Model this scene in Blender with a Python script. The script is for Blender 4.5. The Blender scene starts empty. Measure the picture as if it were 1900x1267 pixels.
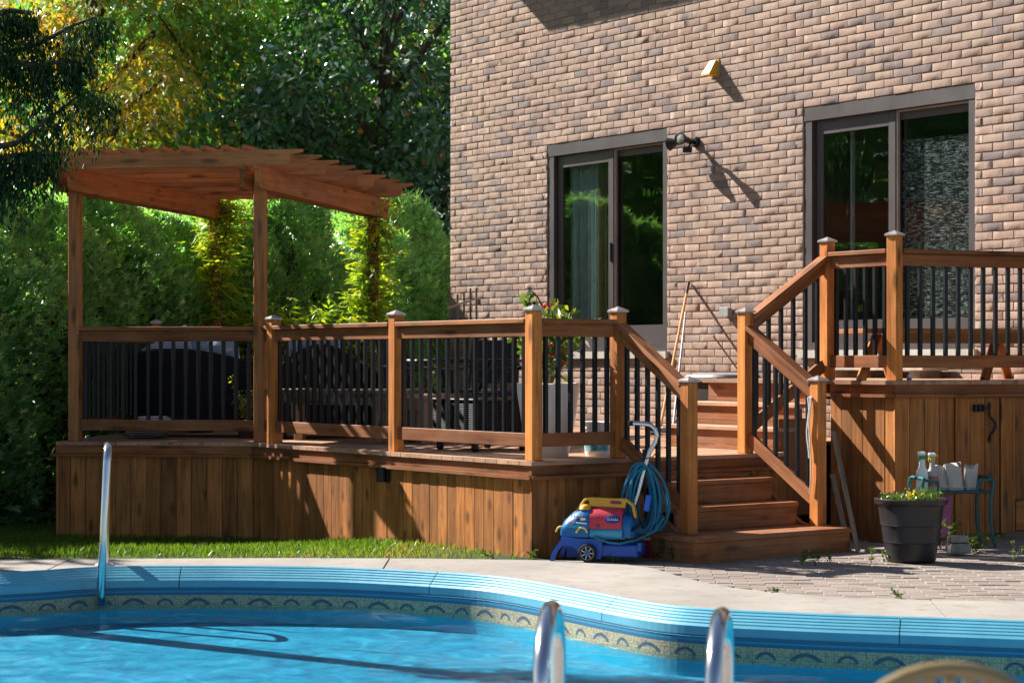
import bpy, math, random
import numpy as np
from mathutils import Vector, Matrix
from mathutils.geometry import tessellate_polygon

random.seed(7)
rng = np.random.default_rng(11)
SC = bpy.context.scene
COL = SC.collection

# ------------------------------------------------------------------ camera
H = 1.36                 # eye height above the patio
F = 3694.0               # focal length in photo pixels (70 mm on a 36 mm sensor)
HZ = 672.0               # photo row of the horizon
cam_d = bpy.data.cameras.new('camera')
cam_d.lens = 70.0
cam_d.sensor_width = 36.0
cam_d.shift_y = 38.5 / 1900.0
cam_d.clip_start = 0.1
cam_d.clip_end = 500.0
cam_d.dof.use_dof = True
cam_d.dof.focus_distance = 15.0
cam_d.dof.aperture_fstop = 4.0
cam = bpy.data.objects.new('camera', cam_d)
COL.objects.link(cam)
cam.location = (0, 0, H)
cam.rotation_euler = (math.radians(90), 0, 0)
SC.camera = cam

# ------------------------------------------------------------------ light
SUN = Vector((-0.765, 0.51, 0.71)).normalized()      # towards the sun
world = bpy.data.worlds.new('World')
SC.world = world
world.use_nodes = True
wn = world.node_tree
for n in list(wn.nodes):
    wn.nodes.remove(n)
sky = wn.nodes.new('ShaderNodeTexSky')
sky.sky_type = 'NISHITA'
sky.sun_disc = False
sky.sun_elevation = math.asin(SUN.z)
sky.sun_rotation = math.atan2(SUN.x, SUN.y)
bg = wn.nodes.new('ShaderNodeBackground')
bg.inputs[1].default_value = 0.045
wo = wn.nodes.new('ShaderNodeOutputWorld')
wn.links.new(sky.outputs[0], bg.inputs[0])
wn.links.new(bg.outputs[0], wo.inputs[0])
sun_d = bpy.data.lights.new('sun', 'SUN')
sun_d.energy = 5.0
sun_d.angle = math.radians(0.5)
sun_d.color = (1.0, 0.95, 0.87)
sun = bpy.data.objects.new('sun', sun_d)
COL.objects.link(sun)
sun.rotation_euler = SUN.to_track_quat('Z', 'Y').to_euler()
SC.view_settings.view_transform = 'Standard'
SC.view_settings.look = 'None'
SC.view_settings.exposure = 1.38
SC.view_settings.gamma = 1.0
SC.render.engine = 'CYCLES'
SC.cycles.max_bounces = 6
SC.cycles.diffuse_bounces = 2
SC.cycles.glossy_bounces = 3
SC.cycles.transmission_bounces = 4
SC.cycles.transparent_max_bounces = 8
SC.cycles.caustics_reflective = False
SC.cycles.caustics_refractive = False
SC.cycles.use_denoising = True
SC.cycles.use_adaptive_sampling = True
SC.cycles.adaptive_threshold = 0.02
SC.cycles.sample_clamp_indirect = 8.0

# ------------------------------------------------------------------ placing
CX, CY = 0.152, 14.0                       # corner post of the lower deck
TH = math.radians(36.2)
WV = Vector((math.sin(TH), -math.cos(TH)))  # along the house wall, to the right
PV = Vector((math.cos(TH), math.sin(TH)))   # towards the house wall
WANG = math.atan2(WV.y, WV.x)
PANG = math.atan2(PV.y, PV.x)
PW = 4.82                                  # the wall's distance along PV
Z1, Z2 = 0.667, 1.22                       # the two deck levels

def L(w, p, z=0.0):
    return Vector((CX + WV.x * w + PV.x * p, CY + WV.y * w + PV.y * p, z))

def U(px, py, z=0.0):
    d = F * (H - z) / (py - HZ)
    return Vector(((px - 950) / F * d, d, z))

def D(px, py, d):
    return Vector(((px - 950) / F * d, d, H - (py - HZ) * d / F))

def WPT(px, py, off=0.0):
    p = PW - off
    k = (px - 950) / F
    w = (k * (CY + PV.y * p) - CX - PV.x * p) / (WV.x - k * WV.y)
    a = L(w, p)
    a.z = H - (py - HZ) * a.y / F
    return a

# ------------------------------------------------------------------ mesh helpers
class MB:
    """collects shapes for ONE mesh object"""
    def __init__(self):
        self.v, self.f, self.g, self.m = [], [], [], []
        self.uv = None
    def add(self, vs, fs, gs=None, mi=0):
        o = len(self.v)
        self.v += [tuple(a) for a in vs]
        self.g += [tuple(a) for a in (gs if gs is not None else vs)]
        self.f += [tuple(i + o for i in q) for q in fs]
        self.m += [mi] * len(fs)
        return self
    def box(self, c, s, R=None, mi=0, ch=0.0):
        c = Vector(c)
        sx, sy, sz = s[0] / 2, s[1] / 2, s[2] / 2
        ax = sorted(range(3), key=lambda i: -s[i])
        sd = Vector((random.random() * 9, random.random() * 9, random.random() * 9))
        loc = []
        if ch <= 0:
            loc = [Vector((x, y, z)) for x in (-sx, sx) for y in (-sy, sy) for z in (-sz, sz)]
            fs = [(0, 1, 3, 2), (4, 6, 7, 5), (0, 4, 5, 1), (2, 3, 7, 6), (0, 2, 6, 4), (1, 5, 7, 3)]
        else:
            # chamfered box: three rectangles per corner
            idx = {}
            for x in (-1, 1):
                for y in (-1, 1):
                    for z in (-1, 1):
                        for k in range(3):
                            v = [x * sx, y * sy, z * sz]
                            for j in range(3):
                                if j != k:
                                    v[j] -= (x, y, z)[j] * ch
                            idx[(x, y, z, k)] = len(loc)
                            loc.append(Vector(v))
            fs = []
            for k in range(3):
                a, b = (k + 1) % 3, (k + 2) % 3
                for s_ in (-1, 1):
                    q = []
                    for (i, j) in ((-1, -1), (1, -1), (1, 1), (-1, 1)):
                        t = [0, 0, 0]; t[k] = s_; t[a] = i; t[b] = j
                        q.append(idx[(t[0], t[1], t[2], k)])
                    fs.append(tuple(q if s_ > 0 else q[::-1]))
                for i in (-1, 1):           # edges running along axis k
                    for j in (-1, 1):
                        q = []
                        for (e, kk) in ((-1, a), (1, a), (1, b), (-1, b)):
                            t = [0, 0, 0]; t[k] = e; t[a] = i; t[b] = j
                            q.append(idx[(t[0], t[1], t[2], kk)])
                        fs.append(tuple(q if i * j > 0 else q[::-1]))
            for x in (-1, 1):
                for y in (-1, 1):
                    for z in (-1, 1):
                        q = (idx[(x, y, z, 0)], idx[(x, y, z, 1)], idx[(x, y, z, 2)])
                        fs.append(q if x * y * z > 0 else q[::-1])
        gs = [Vector((v[ax[0]], v[ax[1]], v[ax[2]])) + sd for v in loc]
        if R is not None:
            loc = [R @ v for v in loc]
        return self.add([c + v for v in loc], fs, gs, mi)
    def beam(self, a, b, wd, ht, mi=0, ch=0.0, up=(0, 0, 1)):
        """a bar from a to b, wd across, ht along the side nearest to up"""
        a, b = Vector(a), Vector(b)
        d = b - a
        x = d.normalized()
        y = Vector(up).cross(x)
        if y.length < 1e-6:
            y = Vector((0, 1, 0))
        y.normalize()
        z = x.cross(y)
        R = Matrix((x, y, z)).transposed()
        return self.box((a + b) / 2, (d.length, wd, ht), R, mi, ch)
    def tube(self, pts, r, n=8, caps=True, mi=0, closed=False):
        pts = [Vector(p) for p in pts]
        N = len(pts)
        rs = r if isinstance(r, (list, tuple)) else [r] * N
        vs, fs = [], []
        ref = None
        for i, p in enumerate(pts):
            if closed:
                t = pts[(i + 1) % N] - pts[i - 1]
            else:
                t = pts[min(i + 1, N - 1)] - pts[max(i - 1, 0)]
            t.normalize()
            if ref is None:
                ref = t.orthogonal().normalized()
            ref = (ref - t * ref.dot(t))
            if ref.length < 1e-5:
                ref = t.orthogonal()
            ref.normalize()
            b = t.cross(ref)
            for k in range(n):
                an = 2 * math.pi * k / n
                vs.append(p + (ref * math.cos(an) + b * math.sin(an)) * rs[i])
        for i in range(N if closed else N - 1):
            j = (i + 1) % N
            for k in range(n):
                k2 = (k + 1) % n
                fs.append((i * n + k, i * n + k2, j * n + k2, j * n + k))
        if caps and not closed:
            fs.append(tuple(range(n))[::-1])
            fs.append(tuple((N - 1) * n + k for k in range(n)))
        return self.add(vs, fs, None, mi)
    def lathe(self, prof, n=24, c=(0, 0, 0), R=None, mi=0, sq=0.0, caps=True):
        """profile of (radius, z); sq > 0 squares the section off"""
        c = Vector(c)
        vs, fs = [], []
        for (r, z) in prof:
            for k in range(n):
                a = 2 * math.pi * k / n
                x, y = math.cos(a), math.sin(a)
                if sq:
                    q = (abs(x) ** (2 + sq * 6) + abs(y) ** (2 + sq * 6)) ** (-1 / (2 + sq * 6))
                    x, y = x * q, y * q
                v = Vector((r * x, r * y, z))
                vs.append(c + (R @ v if R else v))
        for i in range(len(prof) - 1):
            for k in range(n):
                k2 = (k + 1) % n
                fs.append((i * n + k, i * n + k2, (i + 1) * n + k2, (i + 1) * n + k))
        if caps:
            fs.append(tuple(range(n))[::-1])
            fs.append(tuple((len(prof) - 1) * n + k for k in range(n)))
        return self.add(vs, fs, None, mi)
    def prism(self, poly, th, M, mi=0):
        """polygon in the local xz plane, th thick in local y, placed by matrix M"""
        n = len(poly)
        sd = random.random() * 9
        vs = [M @ Vector((x, -th / 2, z)) for x, z in poly] + [M @ Vector((x, th / 2, z)) for x, z in poly]
        gs = [Vector((x + sd, z, sd)) for x, z in poly] + [Vector((x + sd, z, th + sd)) for x, z in poly]
        fs = [(i, (i + 1) % n, (i + 1) % n + n, i + n) for i in range(n)]
        tris = tessellate_polygon([[Vector((x, z, 0)) for x, z in poly]])
        area = sum(poly[i][0] * poly[(i + 1) % n][1] - poly[(i + 1) % n][0] * poly[i][1] for i in range(n))
        for t in tris:
            a = sum(poly[t[i]][0] * poly[t[(i + 1) % 3]][1] - poly[t[(i + 1) % 3]][0] * poly[t[i]][1] for i in range(3))
            t = t if a > 0 else t[::-1]
            fs.append(tuple(t))
            fs.append(tuple(i + n for i in t[::-1]))
        if area < 0:
            fs = [q[::-1] if len(q) == 4 else q for q in fs]
        return self.add(vs, fs, gs, mi)
    def mesh(self, name, mats, smooth=False, off=None):
        me = bpy.data.meshes.new(name)
        o = Vector(off) if off is not None else Vector((0, 0, 0))
        me.from_pydata([(x - o.x, y - o.y, z - o.z) for x, y, z in self.v], [], self.f)
        at = me.attributes.new('gc', 'FLOAT_VECTOR', 'POINT')
        at.data.foreach_set('vector', np.array(self.g, dtype=np.float32).ravel())
        for m in (mats if isinstance(mats, (list, tuple)) else [mats]):
            me.materials.append(m)
        if any(self.m):
            me.polygons.foreach_set('material_index', self.m)
        if smooth:
            me.polygons.foreach_set('use_smooth', [True] * len(me.polygons))
            me.update()
            try:
                me.set_sharp_from_angle(angle=math.radians(smooth if smooth is not True else 40))
            except Exception:
                pass
        me.update()
        return me

def link(name, data, parent=None, loc=(0, 0, 0), rz=0.0, scale=(1, 1, 1)):
    o = bpy.data.objects.new(name, data)
    COL.objects.link(o)
    o.location = loc
    o.rotation_euler = (0, 0, rz)
    o.scale = scale
    if parent is not None:
        o.parent = parent
    return o

def origin(o):
    v = Vector((0, 0, 0))
    while o is not None:
        v += o.location
        o = o.parent
    return v

def part(name, mb, mat, parent=None, smooth=False):
    """mb is in world coordinates; parents are never rotated"""
    off = origin(parent)
    return link(name, mb.mesh(name, mat, smooth, off), parent)

def piece(name, me, parent, loc, rz=0.0, scale=(1, 1, 1)):
    """an object that shares mesh data, loc in world coordinates"""
    return link(name, me, parent, Vector(loc) - origin(parent), rz, scale)

def tag(o, label=None, cat=None, group=None, kind=None):
    if label: o['label'] = label
    if cat: o['category'] = cat
    if group: o['group'] = group
    if kind: o['kind'] = kind
    return o

def thing(name, loc, label, cat, group=None):
    return tag(link(name, None, None, loc), label, cat, group)

def np_mesh(name, V, Q, mat, rnd=None, smooth=False, off=(0, 0, 0)):
    """big meshes out of numpy arrays: V (n,3), Q (m,k)"""
    me = bpy.data.meshes.new(name)
    V = np.asarray(V, dtype=np.float32) - np.array(off, dtype=np.float32)
    Q = np.asarray(Q, dtype=np.int32)
    k = Q.shape[1]
    me.vertices.add(len(V))
    me.vertices.foreach_set('co', V.ravel())
    me.loops.add(Q.size)
    me.loops.foreach_set('vertex_index', Q.ravel())
    me.polygons.add(len(Q))
    me.polygons.foreach_set('loop_start', np.arange(0, Q.size, k, dtype=np.int32))
    if smooth:
        me.polygons.foreach_set('use_smooth', np.ones(len(Q), dtype=bool))
    if rnd is not None:
        at = me.attributes.new('rnd', 'FLOAT', 'POINT')
        at.data.foreach_set('value', np.asarray(rnd, dtype=np.float32))
    me.materials.append(mat)
    me.update(calc_edges=True)
    return me

# ------------------------------------------------------------------ materials
class NT:
    def __init__(self, name):
        self.mat = bpy.data.materials.new(name)
        self.mat.use_nodes = True
        self.t = self.mat.node_tree
        for n in list(self.t.nodes):
            self.t.nodes.remove(n)
        self.out = self.t.nodes.new('ShaderNodeOutputMaterial')
    def n(self, ty, **kw):
        nd = self.t.nodes.new('ShaderNode' + ty)
        for k, v in kw.items():
            setattr(nd, k, v)
        return nd
    def l(self, a, b):
        self.t.links.new(a, b)
    def set(self, sock, val):
        if hasattr(val, 'is_output') or isinstance(val, bpy.types.NodeSocket):
            self.l(val, sock)
        else:
            if isinstance(val, (tuple, list)) and len(val) == 3 and sock.type == 'RGBA':
                val = (*val, 1)
            sock.default_value = val
    def math(self, op, a, b=0.0, c=None, clamp=False):
        nd = self.n('Math', operation=op, use_clamp=clamp)
        self.set(nd.inputs[0], a); self.set(nd.inputs[1], b)
        if c is not None: self.set(nd.inputs[2], c)
        return nd.outputs[0]
    def mix(self, f, a, b, blend='MIX'):
        nd = self.n('Mix', data_type='RGBA', blend_type=blend)
        self.set(nd.inputs[0], f); self.set(nd.inputs[6], a); self.set(nd.inputs[7], b)
        return nd.outputs[2]
    def ramp(self, f, stops, interp='LINEAR'):
        nd = self.n('ValToRGB')
        cr = nd.color_ramp
        cr.interpolation = interp
        while len(cr.elements) < len(stops):
            cr.elements.new(0.5)
        for e, (p, c) in zip(cr.elements, stops):
            e.position = p
            e.color = (*c, 1) if len(c) == 3 else c
        self.set(nd.inputs[0], f)
        return nd.outputs[0]
    def noise(self, vec, scale, detail=3.0, rough=0.55, dist=0.0):
        nd = self.n('TexNoise')
        if vec is not None: self.l(vec, nd.inputs['Vector'])
        nd.inputs['Scale'].default_value = scale
        nd.inputs['Detail'].default_value = detail
        nd.inputs['Roughness'].default_value = rough
        nd.inputs['Distortion'].default_value = dist
        return nd.outputs[0]
    def mapv(self, vec, scale=(1, 1, 1), loc=(0, 0, 0), rot=(0, 0, 0)):
        nd = self.n('Mapping')
        self.l(vec, nd.inputs[0])
        nd.inputs[1].default_value = loc
        nd.inputs[2].default_value = rot
        nd.inputs[3].default_value = scale
        return nd.outputs[0]
    def attr(self, name, out='Vector'):
        return self.n('Attribute', attribute_name=name).outputs[out]
    def pos(self):
        return self.n('NewGeometry').outputs['Position']
    def objc(self):
        return self.n('TexCoord').outputs['Object']
    def bump(self, h, strength=0.3, dist=0.01):
        nd = self.n('Bump')
        nd.inputs['Strength'].default_value = strength
        nd.inputs['Distance'].default_value = dist
        self.l(h, nd.inputs['Height'])
        return nd.outputs[0]
    def bsdf(self, color, rough=0.6, metal=0.0, spec=0.4, normal=None, **kw):
        nd = self.n('BsdfPrincipled')
        self.set(nd.inputs['Base Color'], color)
        self.set(nd.inputs['Roughness'], rough)
        self.set(nd.inputs['Metallic'], metal)
        self.set(nd.inputs['Specular IOR Level'], spec)
        if normal is not None: self.l(normal, nd.inputs['Normal'])
        for k, v in kw.items():
            self.set(nd.inputs[k.replace('_', ' ')], v)
        return nd.outputs[0]
    def done(self, shader):
        self.l(shader, self.out.inputs[0])
        return self.mat

def plain(name, col, rough=0.5, metal=0.0, spec=0.4, var=0.12, scale=6.0, bump=0.0):
    t = NT(name)
    nz = t.noise(t.objc(), scale, 2)
    k = t.ramp(nz, [(0.3, tuple(c * (1 - var) for c in col)), (0.7, tuple(min(1, c * (1 + var)) for c in col))])
    nr = t.bump(t.noise(t.objc(), scale * 9, 2), bump, 0.004) if bump else None
    r = t.math('ADD', t.math('MULTIPLY', nz, 0.2), rough - 0.1)
    return t.done(t.bsdf(k, r, metal, spec, nr))

def wood(name, lo, hi, rough=0.62, weather=0.0, grey=(0.30, 0.26, 0.22), vary=0.22):
    t = NT(name)
    g = t.attr('gc')
    rnd = t.n('ObjectInfo').outputs['Random']
    off = t.n('CombineXYZ')
    t.l(t.math('MULTIPLY', rnd, 37.0), off.inputs[0])
    t.l(t.math('MULTIPLY', rnd, 11.0), off.inputs[1])
    t.l(t.math('MULTIPLY', rnd, 23.0), off.inputs[2])
    va = t.n('VectorMath', operation='ADD')
    t.l(g, va.inputs[0]); t.l(off.outputs[0], va.inputs[1])
    v = va.outputs[0]
    grain = t.noise(t.mapv(v, (2.2, 42, 42)), 1.0, 3, 0.6, 0.0)
    broad = t.noise(t.mapv(v, (0.9, 9, 9)), 1.0, 2, 0.5, 0.5)
    vo = t.n('TexVoronoi')
    t.l(t.mapv(v, (2.3, 8.5, 8.5)), vo.inputs['Vector'])
    vo.inputs['Scale'].default_value = 1.0
    knot = t.ramp(vo.outputs['Distance'], [(0.11, (1, 1, 1)), (0.25, (0, 0, 0))])
    mixv = t.math('ADD', t.math('MULTIPLY', grain, 0.55), t.math('MULTIPLY', broad, 0.45))
    c = t.ramp(mixv, [(0.36, lo), (0.62, hi)])
    br = t.math('ADD', t.math('MULTIPLY', rnd, vary * 2), 1 - vary)
    br = t.math('MULTIPLY', br, t.math('ADD', t.math('MULTIPLY', t.noise(t.pos(), 5.5, 3, 0.6), 0.7), 0.65))
    cb = t.n('CombineXYZ')
    for i in range(3): t.l(br, cb.inputs[i])
    c = t.mix(1.0, c, cb.outputs[0], 'MULTIPLY')
    c = t.mix(t.math('MULTIPLY', knot, 0.72), c, tuple(x * 0.22 for x in lo))
    if weather:
        wz = t.ramp(t.noise(t.pos(), 2.3, 3), [(0.42, (0, 0, 0)), (0.62, (1, 1, 1))])
        c = t.mix(t.math('MULTIPLY', wz, weather), c, grey)
    nr = t.bump(grain, 0.25, 0.003)
    return t.done(t.bsdf(c, rough, 0, 0.3, nr))

M = {}
M['cedar'] = wood('cedar_stain', (0.36, 0.108, 0.022), (0.70, 0.25, 0.054))
M['rail'] = wood('rail_wood', (0.15, 0.042, 0.011), (0.31, 0.105, 0.030), weather=0.3, grey=(0.36, 0.175, 0.085))
M['skirt'] = wood('skirt_wood', (0.20, 0.064, 0.013), (0.45, 0.170, 0.043), weather=0.22, grey=(0.28, 0.145, 0.055), vary=0.36)
M['deck'] = wood('deck_wood', (0.30, 0.15, 0.085), (0.50, 0.28, 0.17), weather=0.4, grey=(0.42, 0.29, 0.21))
M['step'] = wood('step_wood', (0.17, 0.055, 0.017), (0.34, 0.128, 0.042), weather=0.3, grey=(0.36, 0.20, 0.14))
M['pergola'] = wood('pergola_wood', (0.25, 0.085, 0.022), (0.49, 0.185, 0.055), weather=0.3, grey=(0.30, 0.16, 0.085))
M['oldwood'] = wood('weathered_wood', (0.12, 0.08, 0.05), (0.27, 0.2, 0.14))
M['black'] = plain('black_powder_coat', (0.006, 0.007, 0.010), 0.4, 0.0, 0.35)
M['cap'] = plain('post_cap_metal', (0.42, 0.37, 0.37), 0.38, 0.6, 0.5, 0.2, 20)
M['chrome'] = plain('polished_steel', (0.62, 0.63, 0.65), 0.16, 1.0, 0.5, 0.04)
M['taupe'] = plain('taupe_door_frame', (0.070, 0.058, 0.060), 0.45, 0.0, 0.4, 0.08, 3)
M['darkmetal'] = plain('dark_metal', (0.02, 0.02, 0.022), 0.4, 0.3)
M['whiteplastic'] = plain('white_plastic', (0.78, 0.77, 0.74), 0.45, var=0.05)
M['greyplastic'] = plain('grey_plastic', (0.23, 0.225, 0.235), 0.45, var=0.08)
M['brownplastic'] = plain('brown_plastic', (0.045, 0.035, 0.032), 0.5)
M['beige'] = plain('beige_resin', (0.24, 0.18, 0.085), 0.22, spec=0.6, var=0.08)
M['stone'] = plain('rough_stone', (0.26, 0.24, 0.21), 0.85, var=0.35, scale=14, bump=0.6)
M['concrete_light'] = plain('door_step_concrete', (0.46, 0.43, 0.38), 0.85, var=0.15, scale=12, bump=0.4)

def wicker():
    t = NT('black_wicker')
    c = t.objc()
    w1 = t.n('TexWave'); w1.bands_direction = 'Z'
    t.l(c, w1.inputs[0]); w1.inputs['Scale'].default_value = 22; w1.inputs['Distortion'].default_value = 1.5
    nr = t.bump(w1.outputs[1], 0.9, 0.01)
    k = t.ramp(w1.outputs[1], [(0.2, (0.008, 0.008, 0.01)), (0.9, (0.032, 0.032, 0.038))])
    return t.done(t.bsdf(k, 0.62, 0, 0.12, nr))
M['wicker'] = wicker()

def leafmat(name, stops, trans=0.45, gloss=0.5, tcol=(1.0, 1.15, 0.45)):
    t = NT(name)
    r = t.attr('rnd', 'Fac')
    c = t.ramp(r, stops)
    d = t.n('BsdfDiffuse'); t.l(c, d.inputs[0])
    tr = t.n('BsdfTranslucent')
    t.l(t.mix(1.0, c, tcol, 'MULTIPLY'), tr.inputs[0])
    m1 = t.n('MixShader'); m1.inputs[0].default_value = trans
    t.l(d.outputs[0], m1.inputs[1]); t.l(tr.outputs[0], m1.inputs[2])
    gl = t.n('BsdfGlossy'); gl.inputs['Roughness'].default_value = 0.38
    gl.inputs[0].default_value = (0.9, 0.95, 1, 1)
    fr = t.n('Fresnel'); fr.inputs[0].default_value = 1.38
    m2 = t.n('MixShader')
    t.l(t.math('MULTIPLY', fr.outputs[0], gloss), m2.inputs[0])
    t.l(m1.outputs[0], m2.inputs[1]); t.l(gl.outputs[0], m2.inputs[2])
    return t.done(m2.outputs[0])
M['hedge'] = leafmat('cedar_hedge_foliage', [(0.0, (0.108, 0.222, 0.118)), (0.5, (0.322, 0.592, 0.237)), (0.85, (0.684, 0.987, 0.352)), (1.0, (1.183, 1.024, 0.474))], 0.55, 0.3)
M['maple'] = leafmat('green_tree_leaves', [(0.0, (0.087, 0.216, 0.074)), (0.6, (0.240, 0.504, 0.125)), (0.92, (0.481, 0.767, 0.187)), (1.0, (0.960, 0.576, 0.187))], 0.5, 0.35)
M['darktree'] = leafmat('dark_glossy_leaves', [(0.0, (0.047, 0.118, 0.054)), (0.6, (0.100, 0.251, 0.100)), (0.95, (0.229, 0.389, 0.137)), (1.0, (0.731, 0.275, 0.137))], 0.38, 0.7)
M['rusttree'] = leafmat('dark_rust_leaves', [(0.0, (0.063, 0.042, 0.025)), (0.5, (0.126, 0.105, 0.042)), (1.0, (0.357, 0.126, 0.063))], 0.4, 0.8)
M['yellowtree'] = leafmat('yellow_autumn_leaves', [(0.0, (0.228, 0.266, 0.038)), (0.45, (0.569, 0.493, 0.055)), (0.75, (0.797, 0.514, 0.055)), (0.92, (0.721, 0.286, 0.055)), (1.0, (0.531, 0.152, 0.055))], 0.65, 0.3, (1.1, 1.0, 0.5))
M['weeping'] = leafmat('weeping_cedar_foliage', [(0.0, (0.012, 0.032, 0.016)), (0.7, (0.035, 0.075, 0.03)), (1.0, (0.08, 0.12, 0.035))], 0.3, 0.05)
M['vine'] = leafmat('vine_leaves', [(0.0, (0.154, 0.286, 0.029)), (0.5, (0.371, 0.570, 0.038)), (1.0, (0.743, 0.683, 0.056))], 0.6, 0.35, (1.2, 1.15, 0.35))
M['shrub'] = leafmat('planter_shrub_leaves', [(0.0, (0.04, 0.09, 0.015)), (0.6, (0.13, 0.22, 0.03)), (1.0, (0.36, 0.30, 0.04))], 0.5, 0.5)
M['grassblade'] = leafmat('grass_blades', [(0.0, (0.065, 0.130, 0.019)), (0.7, (0.143, 0.247, 0.033)), (0.93, (0.247, 0.312, 0.052)), (1.0, (0.338, 0.247, 0.117))], 0.5, 0.06, (1.1, 1.1, 0.4))
M['weed'] = leafmat('weed_leaves', [(0.0, (0.05, 0.11, 0.02)), (0.8, (0.14, 0.20, 0.04)), (1.0, (0.32, 0.28, 0.08))], 0.4, 0.08)
M['flower'] = leafmat('red_petals', [(0.0, (0.35, 0.015, 0.02)), (0.7, (0.55, 0.03, 0.05)), (1.0, (0.65, 0.16, 0.03))], 0.35, 0.3, (1, 1, 1))
M['bark'] = plain('tree_bark', (0.075, 0.055, 0.04), 0.9, var=0.4, scale=9, bump=0.6)
M['stem'] = plain('brown_stem', (0.13, 0.085, 0.045), 0.8, var=0.3, scale=20)

# ================================================================== SETTING
def catmull(pts, n=8):
    out = []
    N = len(pts)
    for i in range(N):
        a, b, c, d = (np.array(pts[(i + k) % N], float) for k in (-1, 0, 1, 2))
        for k in range(n):
            t = k / n
            out.append(0.5 * ((2 * b) + (-a + c) * t + (2 * a - 5 * b + 4 * c - d) * t * t + (-a + 3 * b - 3 * c + d) * t ** 3))
    return np.array(out)

far_px = [(0, 1064.7), (184, 1054), (383, 1052), (516, 1053), (660, 1056), (834, 1065), (950, 1075), (1074, 1096),
          (1160, 1112), (1247, 1126), (1334, 1133), (1450, 1138.5), (1558, 1143), (1742, 1149), (1900, 1154.5)]
far = [tuple(U(a, b)[:2]) for a, b in far_px]
pool_pts = [(-6.0, 9.8), (-5.5, 11.4), (-4.5, 12.4)] + far + [(3.8, 10.1), (5.0, 9.8), (6.2, 9.1), (6.8, 8.2),
            (6.4, 7.3), (5.0, 6.5), (2.0, 6.12), (-1.0, 6.15), (-4.0, 6.7), (-5.6, 8.1)]
POOL = catmull(pool_pts, 8)          # clockwise seen from above, starts at the left end
NP_ = len(POOL)
tang = np.roll(POOL, -1, 0) - np.roll(POOL, 1, 0)
tang /= np.linalg.norm(tang, axis=1)[:, None]
INW = np.stack([tang[:, 1], -tang[:, 0]], 1)          # towards the water
SARC = np.concatenate([[0], np.cumsum(np.linalg.norm(np.roll(POOL, -1, 0) - POOL, axis=1))])
WATER_Z = -0.225

def sheet(name, poly, z, mat, kind='structure', depth=0.0):
    """flat polygon, optionally with a skirt of sides"""
    pts = [Vector((x, y, 0)) for x, y in poly]
    tri = tessellate_polygon([pts])
    mb = MB()
    fs = []
    for t in tri:
        a = (pts[t[1]] - pts[t[0]]).cross(pts[t[2]] - pts[t[0]]).z
        fs.append(tuple(t) if a > 0 else tuple(t[::-1]))
    mb.add([(p.x, p.y, z) for p in pts], fs)
    if depth:
        n = len(pts)
        mb.add([(p.x, p.y, z) for p in pts] + [(p.x, p.y, z - depth) for p in pts],
               [(i, (i + 1) % n, (i + 1) % n + n, i + n) for i in range(n)])
    o = part(name, mb, mat)
    if kind: o['kind'] = kind
    return o

# --- materials of the ground
def concrete():
    t = NT('patio_concrete')
    p = t.pos()
    a = t.noise(p, 1.1, 6, 0.6); b = t.noise(p, 38, 3); c = t.noise(p, 6.5, 5, 0.65)
    k = t.ramp(a, [(0.35, (0.215, 0.19, 0.172)), (0.65, (0.32, 0.29, 0.262))])
    k = t.mix(t.math('MULTIPLY', t.ramp(c, [(0.52, (0, 0, 0)), (0.66, (1, 1, 1))]), 0.5), k, (0.155, 0.13, 0.11))
    k = t.mix(t.math('MULTIPLY', b, 0.25), k, (0.44, 0.41, 0.37))
    return t.done(t.bsdf(k, 0.85, 0, 0.25, t.bump(b, 0.35, 0.006)))
M['concrete'] = concrete()

def soil():
    t = NT('soil_and_lawn_base')
    p = t.pos()
    k = t.ramp(t.noise(p, 3.0, 6), [(0.35, (0.03, 0.045, 0.014)), (0.55, (0.055, 0.075, 0.022)), (0.75, (0.09, 0.075, 0.045))])
    return t.done(t.bsdf(k, 0.95, 0, 0.1, t.bump(t.noise(p, 30, 3), 0.5, 0.02)))
M['soil'] = soil()

def dirt():
    t = NT('joint_sand')
    p = t.pos()
    k = t.ramp(t.noise(p, 20, 2), [(0.3, (0.15, 0.12, 0.095)), (0.7, (0.26, 0.21, 0.17))])
    return t.done(t.bsdf(k, 0.95, 0, 0.1, t.bump(t.noise(p, 60, 3), 0.5, 0.01)))
M['sand'] = dirt()

def paver():
    t = NT('paver_stone')
    rnd = t.n('ObjectInfo').outputs['Random']
    at = t.attr('rnd', 'Fac')
    r = t.math('FRACT', t.math('ADD', rnd, at))
    k = t.ramp(r, [(0.0, (0.20, 0.165, 0.147)), (0.4, (0.26, 0.217, 0.192)), (0.75, (0.29, 0.243, 0.213)), (1.0, (0.23, 0.18, 0.157))])
    n2 = t.noise(t.pos(), 45, 4)
    k = t.mix(t.math('MULTIPLY', n2, 0.35), k, (0.16, 0.13, 0.115))
    k = t.mix(t.math('MULTIPLY', t.ramp(t.noise(t.pos(), 3.3, 4), [(0.5, (0, 0, 0)), (0.7, (1, 1, 1))]), 0.35), k, (0.15, 0.13, 0.10))
    return t.done(t.bsdf(k, 0.85, 0, 0.25, t.bump(n2, 0.4, 0.005)))
M['paver'] = paver()

# --- base ground (below everything, pool left open)
iL = 0
iR = int(np.argmax(POOL[:, 0]))
upper = [tuple(p) for p in POOL[0:iR + 1]]
lower = [tuple(p) for p in POOL[iR:]] + [tuple(POOL[0])]
sheet('ground', [(-140, 9.8), *upper, (140, POOL[iR][1]), (140, 220), (-140, 220)], -0.32, M['soil'])
sheet('near_ground', [(140, POOL[iR][1]), *lower, (-140, 9.8), (-140, -60), (140, -60)], -0.02, M['soil'])

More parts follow.
